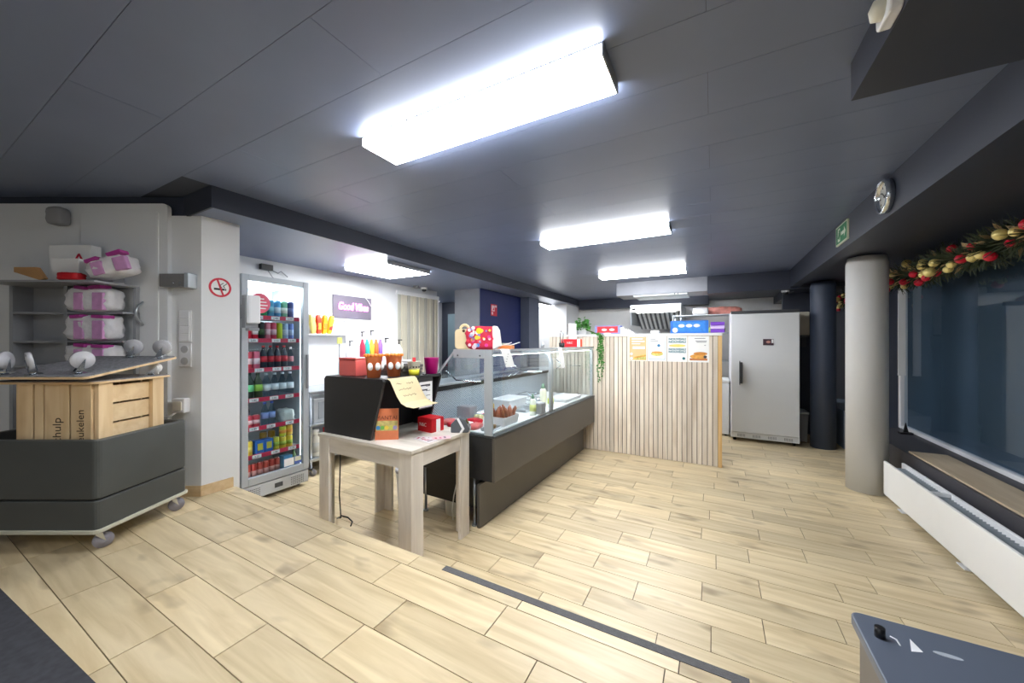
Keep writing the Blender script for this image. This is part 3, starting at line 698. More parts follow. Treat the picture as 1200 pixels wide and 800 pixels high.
CANM = {}
def cm_(c): return mat('print_%d_%d_%d' % c, c, .35, var=.05, scale=12, metal=.15)
def can(label, x, y, z, c, band, h=.165, r=.0296, gp='cans in the drinks fridge'):
    t = thing('drink_can', label, 'can', (x, y, z), 0, gp)
    MB().lathe([(r * .75, 0), (r, .008), (r, h - .014), (r * .82, h - .002)], 18).build('body', cm_(c), t)
    MB().lathe([(r * .82, h - .004), (r * .84, h), (r * .76, h), (r * .74, h - .004)], 18).build('rim', M_chrome, t)
    if band:
        MB().lathe([(r + .0006, h * .3), (r + .0006, h * .62)], 18).build('band', cm_(band), t)
    return t
def bottle(label, x, y, z, c, lab, cap, h=.235, r=.033, glassy=False, gp='bottles in the drinks fridge', cat='bottle'):
    t = thing('drink_bottle', label, cat, (x, y, z), 0, gp)
    MB().lathe([(r * .8, 0), (r, .008), (r, h * .62), (r * .42, h * .86), (r * .4, h * .93)], 18).build('body', glassmat('pet_clear', (214, 228, 236), 1, 1.3) if glassy else cm_(c), t)
    if lab: MB().lathe([(r + .001, h * .3), (r + .001, h * .55)], 18).build('label_band', cm_(lab), t)
    MB().lathe([(r * .46, h * .92), (r * .46, h)], 14).build('cap', cm_(cap), t)
    return t
yy = lambda k, n: FY0 + .075 + (FW - .16) * (k + .5) / n
xf = FX - .115
z = SHZ[0] + .004
for k, (c, b, l) in enumerate((((190, 128, 110), (220, 170, 150), 'copper can'), ((206, 120, 120), (180, 84, 84), 'dull pink can'), ((30, 160, 96), (70, 190, 120), 'green can'), ((70, 150, 184), (130, 190, 206), 'teal can'), ((84, 160, 206), (200, 220, 230), 'sky blue can'), ((120, 186, 150), (226, 236, 220), 'mint striped can'), ((60, 68, 122), (90, 100, 150), 'indigo can'))):
    can(l + ' on the top fridge shelf', xf, yy(k, 7), z, c, b)
z = SHZ[1] + .004
for k, (c, b, l) in enumerate((((200, 24, 52), None, 'plain crimson can'), ((204, 30, 58), (230, 220, 220), 'crimson can with pale band'), ((26, 30, 28), (60, 90, 50), 'black energy drink can'), ((214, 120, 136), (240, 200, 206), 'pale pink can'), ((206, 60, 90), (236, 190, 200), 'rose can'), ((186, 206, 30), None, 'slim lime can'), ((150, 180, 216), (200, 214, 232), 'pale blue can'), ((104, 130, 196), (170, 190, 220), 'cornflower blue can'))):
    can(l + ' on the second fridge shelf', xf, yy(k, 8), z, c, b, .165, .0258)
z = SHZ[2] + .004
can('red can standing left on the third fridge shelf', xf, yy(0, 7), z, (190, 60, 74), (226, 190, 190), .165)
can('pink lettered can on the third fridge shelf', xf, yy(1, 7), z, (214, 104, 128), (240, 214, 220), .165)
for k in range(2, 6): bottle('dark cola bottle with red label on the third fridge shelf', xf, yy(k, 7), z, (40, 52, 64), (206, 44, 60), (206, 44, 60), .215, .030)
bottle('clear bottle with pink label on the third fridge shelf', xf, yy(6, 7), z, (220, 220, 220), (206, 130, 140), (220, 220, 220), .2, .028, True)
z = SHZ[3] + .004
bottle('dark bottle with mint label on the fourth fridge shelf', xf, yy(0, 6), z, (30, 46, 38), (110, 190, 130), (26, 40, 32), .24, .036)
bottle('dark bottle with lime label on the fourth fridge shelf', xf, yy(1, 6), z, (44, 62, 36), (150, 196, 70), (40, 60, 40), .235, .036)
for k in range(2, 6): bottle('clear water bottle on the fourth fridge shelf', xf, yy(k, 6), z, (230, 236, 240), (226, 234, 240), (214, 224, 232), .225, .034, True)
z = SHZ[4] + .004
for k in range(2): can('short red can on the fifth fridge shelf', xf, yy(k, 7), z, (206, 70, 84), (236, 190, 190), .115)
bottle('dark bottle behind the short red cans in the fridge', xf - .11, yy(.5, 7), z, (48, 46, 60), (90, 80, 110), (40, 40, 60), .22, .03)
for k in (2, 3): bottle('clear bottle with blue cap on the fifth fridge shelf', xf, yy(k + .2, 7), z, (230, 236, 240), (150, 170, 224), (80, 110, 210), .215, .029, True)
solo(lump(.15, .12, .12, .004, 12), 'clear_bag', mat('clear_film', (200, 206, 200), .25, var=.1, scale=20), 'rounded pale plastic bag on the fifth fridge shelf', 'bag', (xf - .035, yy(5.5, 7), z))
z = SHZ[5] + .004
can('yellow can at the end of the sixth fridge shelf', xf, yy(0, 7), z, (226, 190, 60), (240, 214, 110), .135)
for k in (1, 2):
    t = thing('juice_carton', 'blue drink carton on the sixth fridge shelf', 'carton', (xf, yy(k * 1.25 + .05, 7), z), 0, 'blue cartons in the drinks fridge')
    MB().box(-.035, .035, -.036, .036, 0, .125).build('box', cm_((40, 108, 196)), t, .004); MB().box(.035, .0358, -.022, .022, .04, .1).build('print_panel', cm_((216, 206, 80)), t)
can('yellow green can beside the blue cartons in the fridge', xf, yy(3.75, 7), z, (206, 200, 60), (150, 180, 60), .125)
for k in (4.8, 5.8):
    can('lower yellow fruit can on the sixth fridge shelf', xf, yy(k, 7), z, (226, 196, 60), (160, 180, 60), .115)
    can('upper yellow fruit can stacked on the sixth fridge shelf', xf, yy(k, 7), z + .115, (200, 206, 56) if k < 5 else (226, 180, 60), (230, 150, 60), .1)
for k in (3.0, 4.2): can('amber can in the back row of the sixth fridge shelf', xf - .12, yy(k, 7), z, (206, 160, 50), (220, 200, 100), .165)
z = SHZ[6] + .003
for k in range(6): can('tall red cola can on the fridge floor', xf, yy(k * 1.05, 9), z, (196, 62, 52), (216, 150, 140), .165, .0235)
t = thing('juice_carton', 'light blue carton on the fridge floor', 'carton', (xf, yy(5.3, 7), z)); MB().box(-.04, .04, -.042, .042, 0, .165).build('box', cm_((84, 164, 206)), t, .004); MB().box(.04, .0408, -.03, .03, .09, .14).build('print_panel', cm_((140, 200, 226)), t)
bottle('green bottle beside the light blue carton on the fridge floor', xf, yy(6.55, 7), z, (96, 120, 76), (130, 150, 96), (70, 100, 60), .2, .026)

# cable boxes on the wall above the fridge
cbx = thing('cable_box', 'small black cable box with loose wires above the drinks fridge', 'cable box', (-4.25, 2.2, 2.16))
MB().box(0, .05, -.09, .03, .02, .08).build('case', M_blk, cbx, .004)
MB().tube([(.02, .02, .03), (.05, .08, -.0), (.03, .12, .03), (.02, .2, -.02)], .006, 6).build('wire', M_grey, cbx)
MB().tube([(.02, -.02, .03), (.05, .02, -.05), (.03, .1, -.1)], .004, 6).build('wire', M_grey, cbx)

# ================================================================ BACK WALL OF THE SERVICE SIDE
p0, p1 = 2.968, 3.564
nsn = thing('neon_sign', 'grey board with glowing pink white neon lettering on the white wall', 'sign', (-4.25, 3.266, 1.865))
MB().box(0, .012, -.298, .298, -.15, .15).build('board', mat('sign_board', (104, 98, 112), .4), nsn, .002)
M_neon = emis('neon_pink', (255, 130, 220), 4)
text('Good Vibes', .135, M_neon, nsn, (.024, 0, .005), PI / 2, 'neon_lettering', .006, 0, .15, .004, .46)
MB().tube([(.012, .2, .15), (.05, .22, .1), (.04, .26, .05), (.02, .3, .03)], .004, 6).build('cable', M_wht, nsn)

vb = thing('vertical_blind', 'pale beige vertical slat screen at the end of the white wall', 'blind', (-4.25, 4.03, 0))
M_vs = mat('blind_cream', (206, 200, 182), .7, var=.05, scale=3); M_vs2 = mat('blind_grey', (180, 178, 168), .7, var=.05, scale=3)
MB().box(0, .03, 0, .94, 2.14, 2.2).build('head_rail', M_wht, vb)
for k in range(14):
    y0 = .03 + k * .065
    MB().box(.004, .03 if k % 2 else .02, y0, y0 + .055, .05, 2.14).build('slat', M_vs2 if k % 3 == 0 else M_vs, vb, .003)
MB().box(.0, .035, .94, .965, 0, 2.2).build('edge_post', M_wht, vb)
def dome(label, loc, m=M_wht):
    t = thing('dome_camera', label, 'camera', loc, 0)
    MB().lathe([(.05, 0), (.05, -.02), (.042, -.03)], 24).build('base', m, t)
    MB().lathe([(.038, -.03), (.036, -.045), (.026, -.06), (.0001, -.068)], 24).build('dome', mat('dome_smoke', (40, 42, 46), .15), t)
    return t
dome('white dome camera above the vertical slat screen', onX(497, 345, -4.12) + Vector((0, 0, .0)))
bpy.data.objects['dome_camera'].location.z = SOF
solo(MB().lathe([(.045, 0), (.045, -.02), (.03, -.035)], 20), 'smoke_detector', M_grey, 'small grey detector on the soffit near the slat screen', 'detector', (-4.1, 4.3, SOF))
def wallpt(px, py): return onX(px, py, -4.2)

# steel serving trolley along the wall
tr = thing('steel_trolley', 'steel work trolley with shelves along the white wall', 'trolley', (-3.93, 3.1, 0))
TX, TY = .27, .80
for z, tk in ((.885, .02), (.54, .02), (.18, .03)): MB().box(-TX, TX, -TY, TY, z - tk, z).build('shelf', M_steel, tr, .004)
for x in (-TX + .03, TX - .03):
    for y in (-TY + .03, TY - .03): MB().cyl((x, y, .08), .014, .79, 10).build('leg', M_steel, tr); caster(tr, x, y, .085, .085, False, .6, M_whg)
for k, (c, cap, lab, l) in enumerate((((230, 226, 214), (240, 240, 240), (200, 200, 190), 'white'), ((206, 196, 60), (206, 40, 46), (90, 120, 50), 'yellow'), ((60, 60, 50), (206, 40, 46), (206, 170, 60), 'dark'), ((214, 180, 60), (200, 40, 40), (80, 110, 50), 'amber'))):
    t = thing('sauce_bottle', l + ' sauce bottle on the low trolley shelf', 'bottle', (-3.74, 2.42 + k * .115, .18), 0, 'sauce bottles on the trolley')
    MB().lathe([(.04, 0), (.045, .01), (.045, .18), (.025, .23), (.022, .24)], 18).build('body', cm_(c), t)
    MB().lathe([(.046, .05), (.046, .15)], 18).build('label_band', cm_(lab), t); MB().lathe([(.03, .232), (.032, .285), (.02, .29)], 14).build('cap', cm_(cap), t)
mw = thing('countertop_oven', 'clear-sided grey box with a black knob on the middle trolley shelf', 'oven', (-3.88, 2.62, .54))
MB().box(-.18, .18, -.25, .25, 0, .26).build('case', mat('oven_grey', (186, 190, 194), .3, metal=.3), mw, .01)
MB().box(.18, .184, -.2, .12, .04, .22).build('window', mat('oven_pane', (150, 156, 162), .15), mw); MB().box(.18, .21, .17, .24, .06, .16).build('knob', M_blk, mw, .006)
# pump bottles and dispensers on the trolley
rs = thing('bottle_riser', 'white riser shelf standing on the steel trolley', 'riser', (-3.90, 3.30, .885))
MB().box(-.2, .2, -.36, .5, .255, .275).build('board', M_wht, rs, .003)
for y in (-.36, .48): MB().box(-.2, .2, y, y + .02, 0, .255).build('side', M_wht, rs)
for k, (x, y, h) in enumerate(((-3.98, 3.02, .22), (-3.98, 3.20, .34), (-4.0, 3.36, .36), (-3.86, 3.48, .26), (-3.80, 3.66, .24))):
    t = thing('pump_bottle', 'white pump bottle with black nozzle on the white riser', 'bottle', (x, y, 1.16), 0, 'pump bottles on the steel trolley')
    MB().lathe([(.045, 0), (.05, .01), (.05, h - .1), (.02, h - .05), (.02, h - .03)], 18).build('body', M_wht, t)
    MB().cyl((0, 0, h - .03), .008, .06, 8).box(-.01, .05, -.01, .01, h + .025, h + .04).build('pump', M_blk, t)
for k, (c, l) in enumerate((((206, 60, 90), 'red'), ((60, 190, 180), 'turquoise'), ((236, 206, 70), 'yellow'), ((226, 120, 60), 'orange'), ((150, 110, 200), 'violet'))):
    t = thing('syrup_bottle', l + ' syrup bottle standing on the white riser', 'bottle', (-3.76, 3.03 + k * .068, 1.16), 0, 'coloured syrup bottles on the trolley')
    MB().lathe([(.028, 0), (.032, .01), (.032, .2), (.014, .26), (.014, .28)], 16).build('body', cm_(c), t); MB().lathe([(.017, .275), (.017, .305)], 12).build('cap', M_wht, t)
rk = thing('chip_rack', 'slim white wire rack holding snack bags on the white wall', 'rack', (-4.25, 2.85, 1.49))
MB().tube([(.02, -.3, .2), (.02, .3, .2)], .006, 6).tube([(.02, -.3, .2), (.02, -.3, -.1)], .006, 6).tube([(.02, .3, .2), (.02, .3, -.1)], .006, 6).build('frame', M_wht, rk)
MB().box(0, .13, -.3, .3, .0, .012).build('tray', M_wht, rk)
for px_, c1, c2, l in ((368, (236, 216, 120), (200, 200, 120), 'pale yellow'), (375, (226, 70, 46), (236, 170, 70), 'red'), (381, (244, 206, 40), (236, 130, 50), 'golden yellow'), (387, (236, 196, 60), (206, 60, 50), 'yellow and red')):
    p = wallpt(365.5, 381); p.y += {368: 0, 375: 1, 381: 2, 387: 3}[px_] * .066
    t = thing('snack_bag', l + ' snack bag standing in the wall rack', 'snack bag', (-4.17, p.y, 1.502), 0, 'snack bags in the wall rack')
    t.rotation_euler = (R({368: 7, 375: 2, 381: -4, 387: -11}[px_]), 0, 0); hb = lump(.05, .056, .23, .003, int(px_), 5); hb.build('bag', cm_(c1), t); MB().box(.022, .027, -.02, .02, .05, .13).build('print_panel', cm_(c2), t, .002)
sg = thing('slim_stand', 'thin grey pole stand on the steel trolley behind the kiosk box', 'stand', (-3.75, 2.71, .885))
MB().cyl((0, 0, 0), .05, .012, 20).build('base', M_grey, sg); MB().cyl((0, 0, .01), .008, .49, 8).build('pole', M_grey, sg); MB().box(-.004, .004, -.03, .03, .5, .57).build('holder', cm_((214, 216, 120)), sg)

# ================================================================ TABLE WITH KIOSK BOX
TX0, TX1, TY0, TY1, TZ = -2.45, -1.562, 1.60, 2.20, .757
tb = thing('side_table', 'whitewashed wooden table with panel legs before the counter end', 'table', ((TX0 + TX1) / 2, (TY0 + TY1) / 2, 0))
a, b = (TX1 - TX0) / 2, (TY1 - TY0) / 2
MB().box(-a, a, -b, b, TZ - .022, TZ).build('top', M_tabl, tb, .002)
for sx in (-1, 1):
    for sy in (-1, 1):
        x0, y0 = sx * (a - .006), sy * (b - .006)
        MB().box(min(x0, x0 - sx * .105), max(x0, x0 - sx * .105), min(y0, y0 - sy * .022), max(y0, y0 - sy * .022), 0, TZ - .022) \
            .box(min(x0, x0 - sx * .022), max(x0, x0 - sx * .022), min(y0 - sy * .022, y0 - sy * .105), max(y0 - sy * .022, y0 - sy * .105), 0, TZ - .022).build('leg', M_tablz, tb, .0015)
for sy in (-1, 1): MB().box(-a + .11, a - .11, sy * (b - .02) - .01, sy * (b - .02) + .01, TZ - .12, TZ - .022).build('apron', M_tabl, tb)
for sx in (-1, 1): MB().box(sx * (a - .02) - .01, sx * (a - .02) + .01, -b + .11, b - .11, TZ - .12, TZ - .022).build('apron', woodmat('whitewashed_oak_side', (232, 225, 215), (208, 199, 187), (168, 158, 146), .5, 'Y', .9, .5, .05), tb)

kx = thing('kiosk_box', 'black open-fronted counter box standing on the whitewashed table', 'counter box', (-2.44, 1.64, TZ))
def kside(y0, y1): return MB().prism([(0, 0), (.48, 0), (.60, .39), (.585, .405), (.02, .405), (0, .385)], y0, y1, 'y')
kside(0, .02).build('side_panel', M_black, kx, .002); kside(.55, .57).build('side_panel', M_black, kx, .002)
MB().box(.0, .6, .02, .55, .385, .405).build('top_panel', M_black, kx, .002)
MB().box(0, .02, .02, .55, 0, .385).build('back_panel', M_black, kx)
MB().box(.30, .315, .02, .55, 0, .385).build('inner_panel', M_black, kx)
ZK = TZ + .405
# kraft notice and leaflets
kn = thing('kraft_notice', 'handwritten kraft paper notice hanging off the black box', 'notice', (-1.838, 1.72, ZK - .01))
def sheet(mb, pts_u, pts_v):  # grid of points
    n, m_ = len(pts_u), len(pts_v)
    return mb
crv = [(0.0, .012), (.012, .0), (.06, -.10), (.085, -.145), (.12, -.165), (.17, -.172)]
vs = []; fs = []
for i, (x, z) in enumerate(crv):
    for y in (-.05, .07, .19): vs.append((x + .0, y + i * .012, z + .0 * y))
for i in range(len(crv) - 1):
    for k in range(2): fs.append((i * 3 + k, i * 3 + k + 1, (i + 1) * 3 + k + 1, (i + 1) * 3 + k))
o = MB().add(vs, fs).build('sheet', mat('kraft', (218, 200, 158), .8, var=.04), kn)
md = o.modifiers.new('solid', 'SOLIDIFY'); md.thickness = .0015
def scrib(parent, x0, y0, z0, ln, seed, slant, dz=.012):
    rnd = random.Random(seed); pts = []
    n = int(ln / .006)
    for i in range(n): pts.append((x0 + slant * 0 + rnd.uniform(-.0004, .0004), y0 + i * .006, z0 + rnd.uniform(-dz, dz) * (1 if i % 5 else 0)))
    return MB().tube(pts, .0012, 4).build('handwriting', M_blk, parent)
for (xk, zk, y0, ln, sd) in ((.027, -.025, .09, .07, 1), (.027, -.025, .0, .05, 5), (.048, -.06, .0, .12, 2), (.068, -.10, .02, .13, 3)):
    scrib(kn, xk + .004, y0, zk, ln, sd, 0, .007)
ls = thing('price_list', 'small white printed list in a clear holder under the box top', 'price list', (-1.85, 2.04, TZ + .16))
MB().box(0, .004, -.075, .075, -.0, .235).build('holder', mat('holder_black', (60, 60, 64), .3), ls)
MB().box(.004, .005, -.068, .068, .008, .195).build('sheet', M_paper, ls)
for k, (c, wd) in enumerate((((60, 60, 70), .1), ((60, 60, 70), .07), ((206, 206, 60), .03), ((200, 60, 60), .03), ((60, 60, 70), .06))):
    MB().box(.005, .0056, -.055, -.055 + wd, .165 - k * .034, .175 - k * .034).build('print_line', cm_(c), ls)
    MB().box(.005, .0056, .0, .045, .160 - k * .034, .164 - k * .034).build('print_line', M_dgrey, ls)
MB().box(-.02, .0, -.01, .01, .225, .25).build('hanger', M_blk, ls)
bk = thing('drink_flyer', 'orange upright flyer with fruit colours on the table', 'flyer', (-1.89, 1.715, TZ), R(36))
MB().box(-.075, .075, -.004, .004, 0, .205).build('card', mat('flyer_orange', (214, 122, 80), .5, var=.12, scale=10), bk)
MB().box(-.07, .07, -.0046, -.004, .06, .125).build('picture', mat('flyer_fruit', (190, 176, 110), .5, var=.4, scale=30), bk)
for k, c in enumerate(((70, 150, 214), (120, 190, 90), (236, 206, 80), (200, 200, 96), (150, 140, 190))): MB().prism(circ(-.055 + k * .027, .08, .014, 12), -.0056, -.0046, 'y').build('fruit_mark', cm_(c), bk)
text('MANTAI', .036, mat('flyer_brown', (120, 60, 44), .6), bk, (0, -.0048, .145), 0, 'lettering', .0004, 0, 0, 0, .13)
rb = thing('red_box', 'bright red cardboard box on the whitewashed table', 'box', (-1.80, 2.06, TZ), R(-6))
MB().box(-.085, .06, -.065, .055, 0, .10).build('box', M_red, rb, .002)
MB().box(.06, .0608, -.02, .02, .0, .09).build('white_stripe', M_paper, rb)
text('N&C', .035, M_paper, rb, (-.03, -.0652, .05), 0, 'logo', .0003)
te = thing('card_terminal', 'black and white card payment terminal on the table corner', 'terminal', (-1.612, 2.125, TZ), R(28))
MB().prism([(-.05, 0), (.075, 0), (.085, .03), (.05, .09), (.0, .105), (-.05, .06)], -.045, .045, 'y').build('body', mat('terminal_grey', (84, 88, 94), .35), te, .006)
MB().prism([(.03, 0), (.05, .03), (.008, .106), (-.01, .104), (.03, .03), (.012, 0)], -.050, -.045, 'y').build('side_cover', M_wht, te, .003)
MB().prism([(.069, .058), (.053, .087), (.055, .089), (.071, .06)], -.03, .03, 'y').build('screen', mat('terminal_screen', (40, 46, 54), .15), te)
for i in range(3): MB().box(.079, .086, -.028 + i * .02, -.014 + i * .02, .014, .034).build('key', M_alu, te)
for k, (x, y, rz, c) in enumerate(((-1.70, 1.86, .3, (236, 226, 230)), (-1.64, 1.83, -.2, (240, 236, 238)), (-1.60, 1.92, .8, (236, 200, 206)))):
    t = thing('leaflet', ('creased pale leaflet beside the flyer', 'white leaflet near the front table corner', 'pinkish leaflet under the red box edge')[k], 'leaflet', (x, y, TZ + .0005 + k * .0012), rz)
    MB().box(-.06, .06, -.04, .04, 0, .001).build('sheet', cm_(c), t)
    for j in range(3): MB().box(-.045 + j * .03, -.03 + j * .03, -.02, .01 + j * .006, .001, .0013).build('print_patch', cm_(((200, 60, 90), (214, 120, 150), (120, 90, 110))[j]), t)

def cup(label, x, y, z, h, r0, r1, m, name='paper_cup', wavy=False, gp=None):
    t = thing(name, label, 'cup', (x, y, z), 0, gp)
    MB().lathe([(r0, 0), (r1, h), (r1 + .003, h + .002), (r1 - .004, h), (r0 - .004, .006), (.0001, .006)], 24).build('wall', m, t)
    return t
M_or = mat('cup_orange', (255, 136, 80), .4, var=.05)
def cupart(px, py0, py1, X, wpx):
    b_ = onX(px, py0, X); t_ = onX(px, py1, X); return b_
for k, (x, y, l) in enumerate(((-2.02, 1.72, 'orange drink cup with white print at the end of the black box'), (-1.97, 1.85, 'orange drink cup with white print next to the yellow owl cup'))):
    t = cup(l, x, y, ZK, .15, .042, .056, M_or, 'drink_cup', gp='orange drink cups on the black box')
    for q in range(14):
        aa = 2 * PI * q / 14; MB().sphere((.056 * math.cos(aa), .056 * math.sin(aa), .15), .011, 8, 6).build('rim_scallop', mat('cup_orange2', (250, 150, 60), .4), t)
    for aa in (-1.2, -.2, .8): MB().sphere((.049 * math.cos(aa), .049 * math.sin(aa), .075), .018, 10, 8, (1, 1, 1.5)).build('print_patch', M_paper, t)
t = cup('white and yellow patterned cup beside the orange cups', -1.885, 1.96, ZK, .10, .034, .046, mat('cup_cream', (240, 240, 226), .4), 'patterned_cup')
MB().lathe([(.0352, .003), (.0402, .045)], 20).build('yellow_band', cm_((226, 220, 60)), t)
for aa in (-1.4, -.9, -.4, .1): MB().sphere((.043 * math.cos(aa), .043 * math.sin(aa), .062), .006, 8, 6).build('eye_mark', M_dgrey, t)
MB().cyl((0, 0, .08), .012, .05, 10).build('red_pick', M_red, t)
solo(MB().box(-.09, .09, -.06, .06, 0, .115).box(-.094, .094, -.064, .064, .115, .13), 'translucent_box', mat('salmon_box', (232, 110, 104), .3), 'salmon red plastic box on the back of the black box', 'box', (-2.27, 1.76, ZK), 0, None, .006)
solo(MB().lathe([(.042, 0), (.056, .12), (.059, .122), (.053, .12), (.04, .006), (.0001, .006)], 28), 'magenta_pot', mat('magenta_plastic', (206, 10, 140), .35, var=.04), 'magenta plastic pot at the corner of the black box', 'pot', (-1.885, 2.145, ZK))
tray_m = mat('tray_black', (44, 44, 46), .35)
for k, l in enumerate(('black serving tray at the bottom of the tray stack', 'black serving tray in the middle of the tray stack', 'black serving tray on top of the tray stack')):
    t = thing('serving_tray', l, 'tray', (-2.115 + k * .006, 2.03, ZK + k * .024), R(4 * k), 'black trays stacked on the box')
    MB().box(-.13, .13, -.10, .10, 0, .006).build('base', tray_m, t)
    MB().box(-.14, -.128, -.11, .11, .0, .022).box(.128, .14, -.11, .11, 0, .022).box(-.128, .128, -.11, -.1, 0, .022).box(-.128, .128, .1, .11, 0, .022).build('rim', mat('tray_rim', (96, 96, 92), .3), t, .003)

# floor items under the table
bkt = thing('white_bucket', 'white plastic bucket on the floor under the counter end', 'bucket', (-1.86, 2.42, 0))
MB().lathe([(.085, 0), (.095, .12), (.1, .12), (.1, .13), (.085, .13), (.08, .01), (.0001, .01)], 24).build('body', M_wht, bkt)
MB().tube([(.09 * math.cos(t), -.02 - .0 * t, .12 - .05 * math.sin(t)) for t in [PI * i / 10 for i in range(11)]], .003, 6).build('handle', M_chrome, bkt)
wb = thing('waste_bin', 'tall white waste bin behind the table back leg', 'bin', (-2.33, 2.36, 0))
MB().lathe([(.09, 0), (.11, .3), (.115, .3), (.115, .31), (.09, .31), (.085, .01), (.0001, .01)], 24).build('body', M_wht, wb); MB().lathe([(.117, .285), (.117, .3)], 24).build('rim', M_grey, wb)
cpt = [(-2.395, 1.735, .737), (-2.40, 1.74, .5), (-2.41, 1.74, .28), (-2.42, 1.76, .10)] + [tuple(onZ(u, v, .006)) for u, v in ((395, 607), (400, 604), (408, 606), (413, 611), (411, 616))]
solo(MB().tube(cpt, .005, 6), 'black_cable', M_blk, 'black cable hanging under the table and curled on the floor', 'cable')
solo(MB().tube([(-1.72, 2.272, .66), (-1.72, 2.27, .45), (-1.74, 2.28, .34), (-1.78, 2.285, .2), (-1.80, 2.288, .08), (-1.79, 2.29, .005)], .004, 6), 'white_cable', M_wht, 'white cable running down the black counter end', 'cable')

# ================================================================ GLASS DISPLAY COUNTER
CO = Vector((-1.40, 2.27, 0)); CA = R(-1.27); CLN = 2.38
CMX = Matrix.Translation(CO) @ Matrix.Rotation(CA, 4, 'Z')
def cw(x, y, z=0): return CMX @ Vector((x, y, z))
dc = thing('display_counter', 'refrigerated glass display counter with charcoal front panels', 'counter', CO, CA)
MB().box(-.155, -.13, .0, 2.34, .008, .335).build('kick_panel', M_char, dc, .003)
MB().box(-.022, 0, -.0, CLN, .37, .695).build('front_panel', M_char, dc, .006)
MB().box(-.80, -.022, .002, CLN - .002, .37, .695).build('body', M_black, dc, .004)
MB().box(-.78, -.19, .03, CLN - .03, .135, .37).build('compressor_housing', M_blk, dc)
MB().box(-.75, -.16, .04, .06, .13, .60).build('end_panel', M_black, dc)
for x in (-.2, -.7):
    for y in (.035, 1.2, 2.3): MB().cyl((x, y, .0), .022, .012, 14).cyl((x, y, .012), .011, .36, 10).build('foot', M_steel, dc)
MB().box(-.80, 0.004, -.004, CLN, .695, .712).build('deck_frame', mat('deck_dark', (52, 58, 62), .35), dc, .003)
MB().box(-.66, -.05, .03, CLN - .03, .708, .722).build('deck', mat('deck_white', (232, 234, 235), .35), dc, .003)
GZ0, GZ1 = .712, 1.335
for (y0, y1) in ((.012, 1.075), (1.115, CLN - .012)):
    MB().box(-.016, -.008, y0, y1, GZ0, GZ1).build('front_pane', M_glass, dc)
    MB().box(-.37, -.008, y0, y1, GZ1, GZ1 + .008).build('top_pane', M_glass, dc)
    MB().prism([(-.372, GZ1), (-.364, GZ1), (-.63, 1.055), (-.638, 1.055)], y0, y1, 'y').build('rear_pane', M_glass, dc)
MB().box(-.017, -.004, .012, CLN - .012, GZ1 - .006, GZ1 + .012).build('top_edge_rail', M_alu, dc)
for y0, y1, nm in ((.0, .014, 0), (CLN - .014, CLN, 1)):
    MB().prism([(-.01, GZ0), (-.01, GZ1 - .04), (-.365, GZ1 - .04), (-.62, 1.055), (-.66, 1.05), (-.66, GZ0)], y0 + .003, y1 - .003, 'y').build('end_pane', M_glass, dc)
MB().box(-.085, -.016, -.008, .014, GZ0, GZ1 + .01).build('end_post', M_alu, dc, .003)
MB().box(-.375, -.085, -.008, .014, GZ1 - .055, GZ1 + .01).build('end_rail', M_alu, dc, .003)
for x in (-.33, -.12): MB().cyl((x, -.012, GZ1 - .035), .006, .006, 10, 'y').build('bolt', M_dgrey, dc)
MB().prism([(-.375, GZ1), (-.36, GZ1), (-.625, 1.05), (-.645, 1.05)], -.004, .012, 'y').build('slanted_rail', M_alu, dc)
MB().tube([(-.35, 1.09, GZ1 - .02), (-.15, 1.09, GZ1 - .02), (-.06, 1.09, GZ1 - .05), (-.035, 1.09, GZ1 - .13), (-.035, 1.09, GZ0)], .022, 10).build('middle_post', M_alu, dc)
MB().box(-.05, -.02, CLN - .035, CLN - .005, GZ0, GZ1).build('far_post', M_alu, dc, .003)
MB().box(-.10, -.04, .03, CLN - .04, GZ1 - .032, GZ1 - .018).build('lamp_rail', M_alu, dc)
MB().box(-.095, -.045, .05, CLN - .06, GZ1 - .036, GZ1 - .032).build('lamp_strip', emis('counter_lamp', (255, 255, 255), 12), dc)
# perforated rear wall
pm = mat('perforated_steel', (176, 190, 200), .4, metal=.3)
if 'perf' not in pm:
    nt = pm.node_tree; N = nt.nodes; b = N['Principled BSDF']
    vo = N.new('ShaderNodeTexVoronoi'); vo.inputs['Scale'].default_value = 70; vo.inputs['Randomness'].default_value = 0
    tc = N.new('ShaderNodeTexCoord'); mp_ = N.new('ShaderNodeMapping'); mp_.inputs['Rotation'].default_value = (R(45), 0, 0)
    nt.links.new(tc.outputs['Object'], mp_.inputs[0]); nt.links.new(mp_.outputs[0], vo.inputs['Vector'])
    rp = N.new('ShaderNodeValToRGB'); rp.color_ramp.interpolation = 'CONSTANT'; rp.color_ramp.elements[1].position = .36
    rp.color_ramp.elements[0].color = lin((60, 70, 80)); rp.color_ramp.elements[1].color = lin((196, 206, 214))
    nt.links.new(vo.outputs['Distance'], rp.inputs[0]); nt.links.new(rp.outputs[0], b.inputs['Base Color']); pm['perf'] = 1
MB().box(-.665, -.655, .02, CLN - .02, .73, .985).build('rear_wall', pm, dc)
MB().box(-.67, -.64, .02, CLN - .02, .985, 1.03).build('air_slot', M_blk, dc)
MB().box(-.92, -.60, 0, CLN, 1.03, 1.05).build('worktop', M_steel, dc, .004)
MB().box(-.80, -.67, 0.002, CLN, .712, 1.03).build('rear_body', M_steel, dc)
MB().box(-.40, -.16, .04, 1.06, 1.10, 1.106).build('glass_shelf', M_glass, dc)
MB().box(-.40, -.16, 1.12, CLN - .04, 1.10, 1.106).build('glass_shelf', M_glass, dc)
for y in (.06, 1.04, 1.14, 2.3): MB().tube([(-.16, y, 1.098), (-.40, y, 1.098), (-.50, y, 1.17)], .006, 6).build('shelf_bracket', M_chrome, dc)

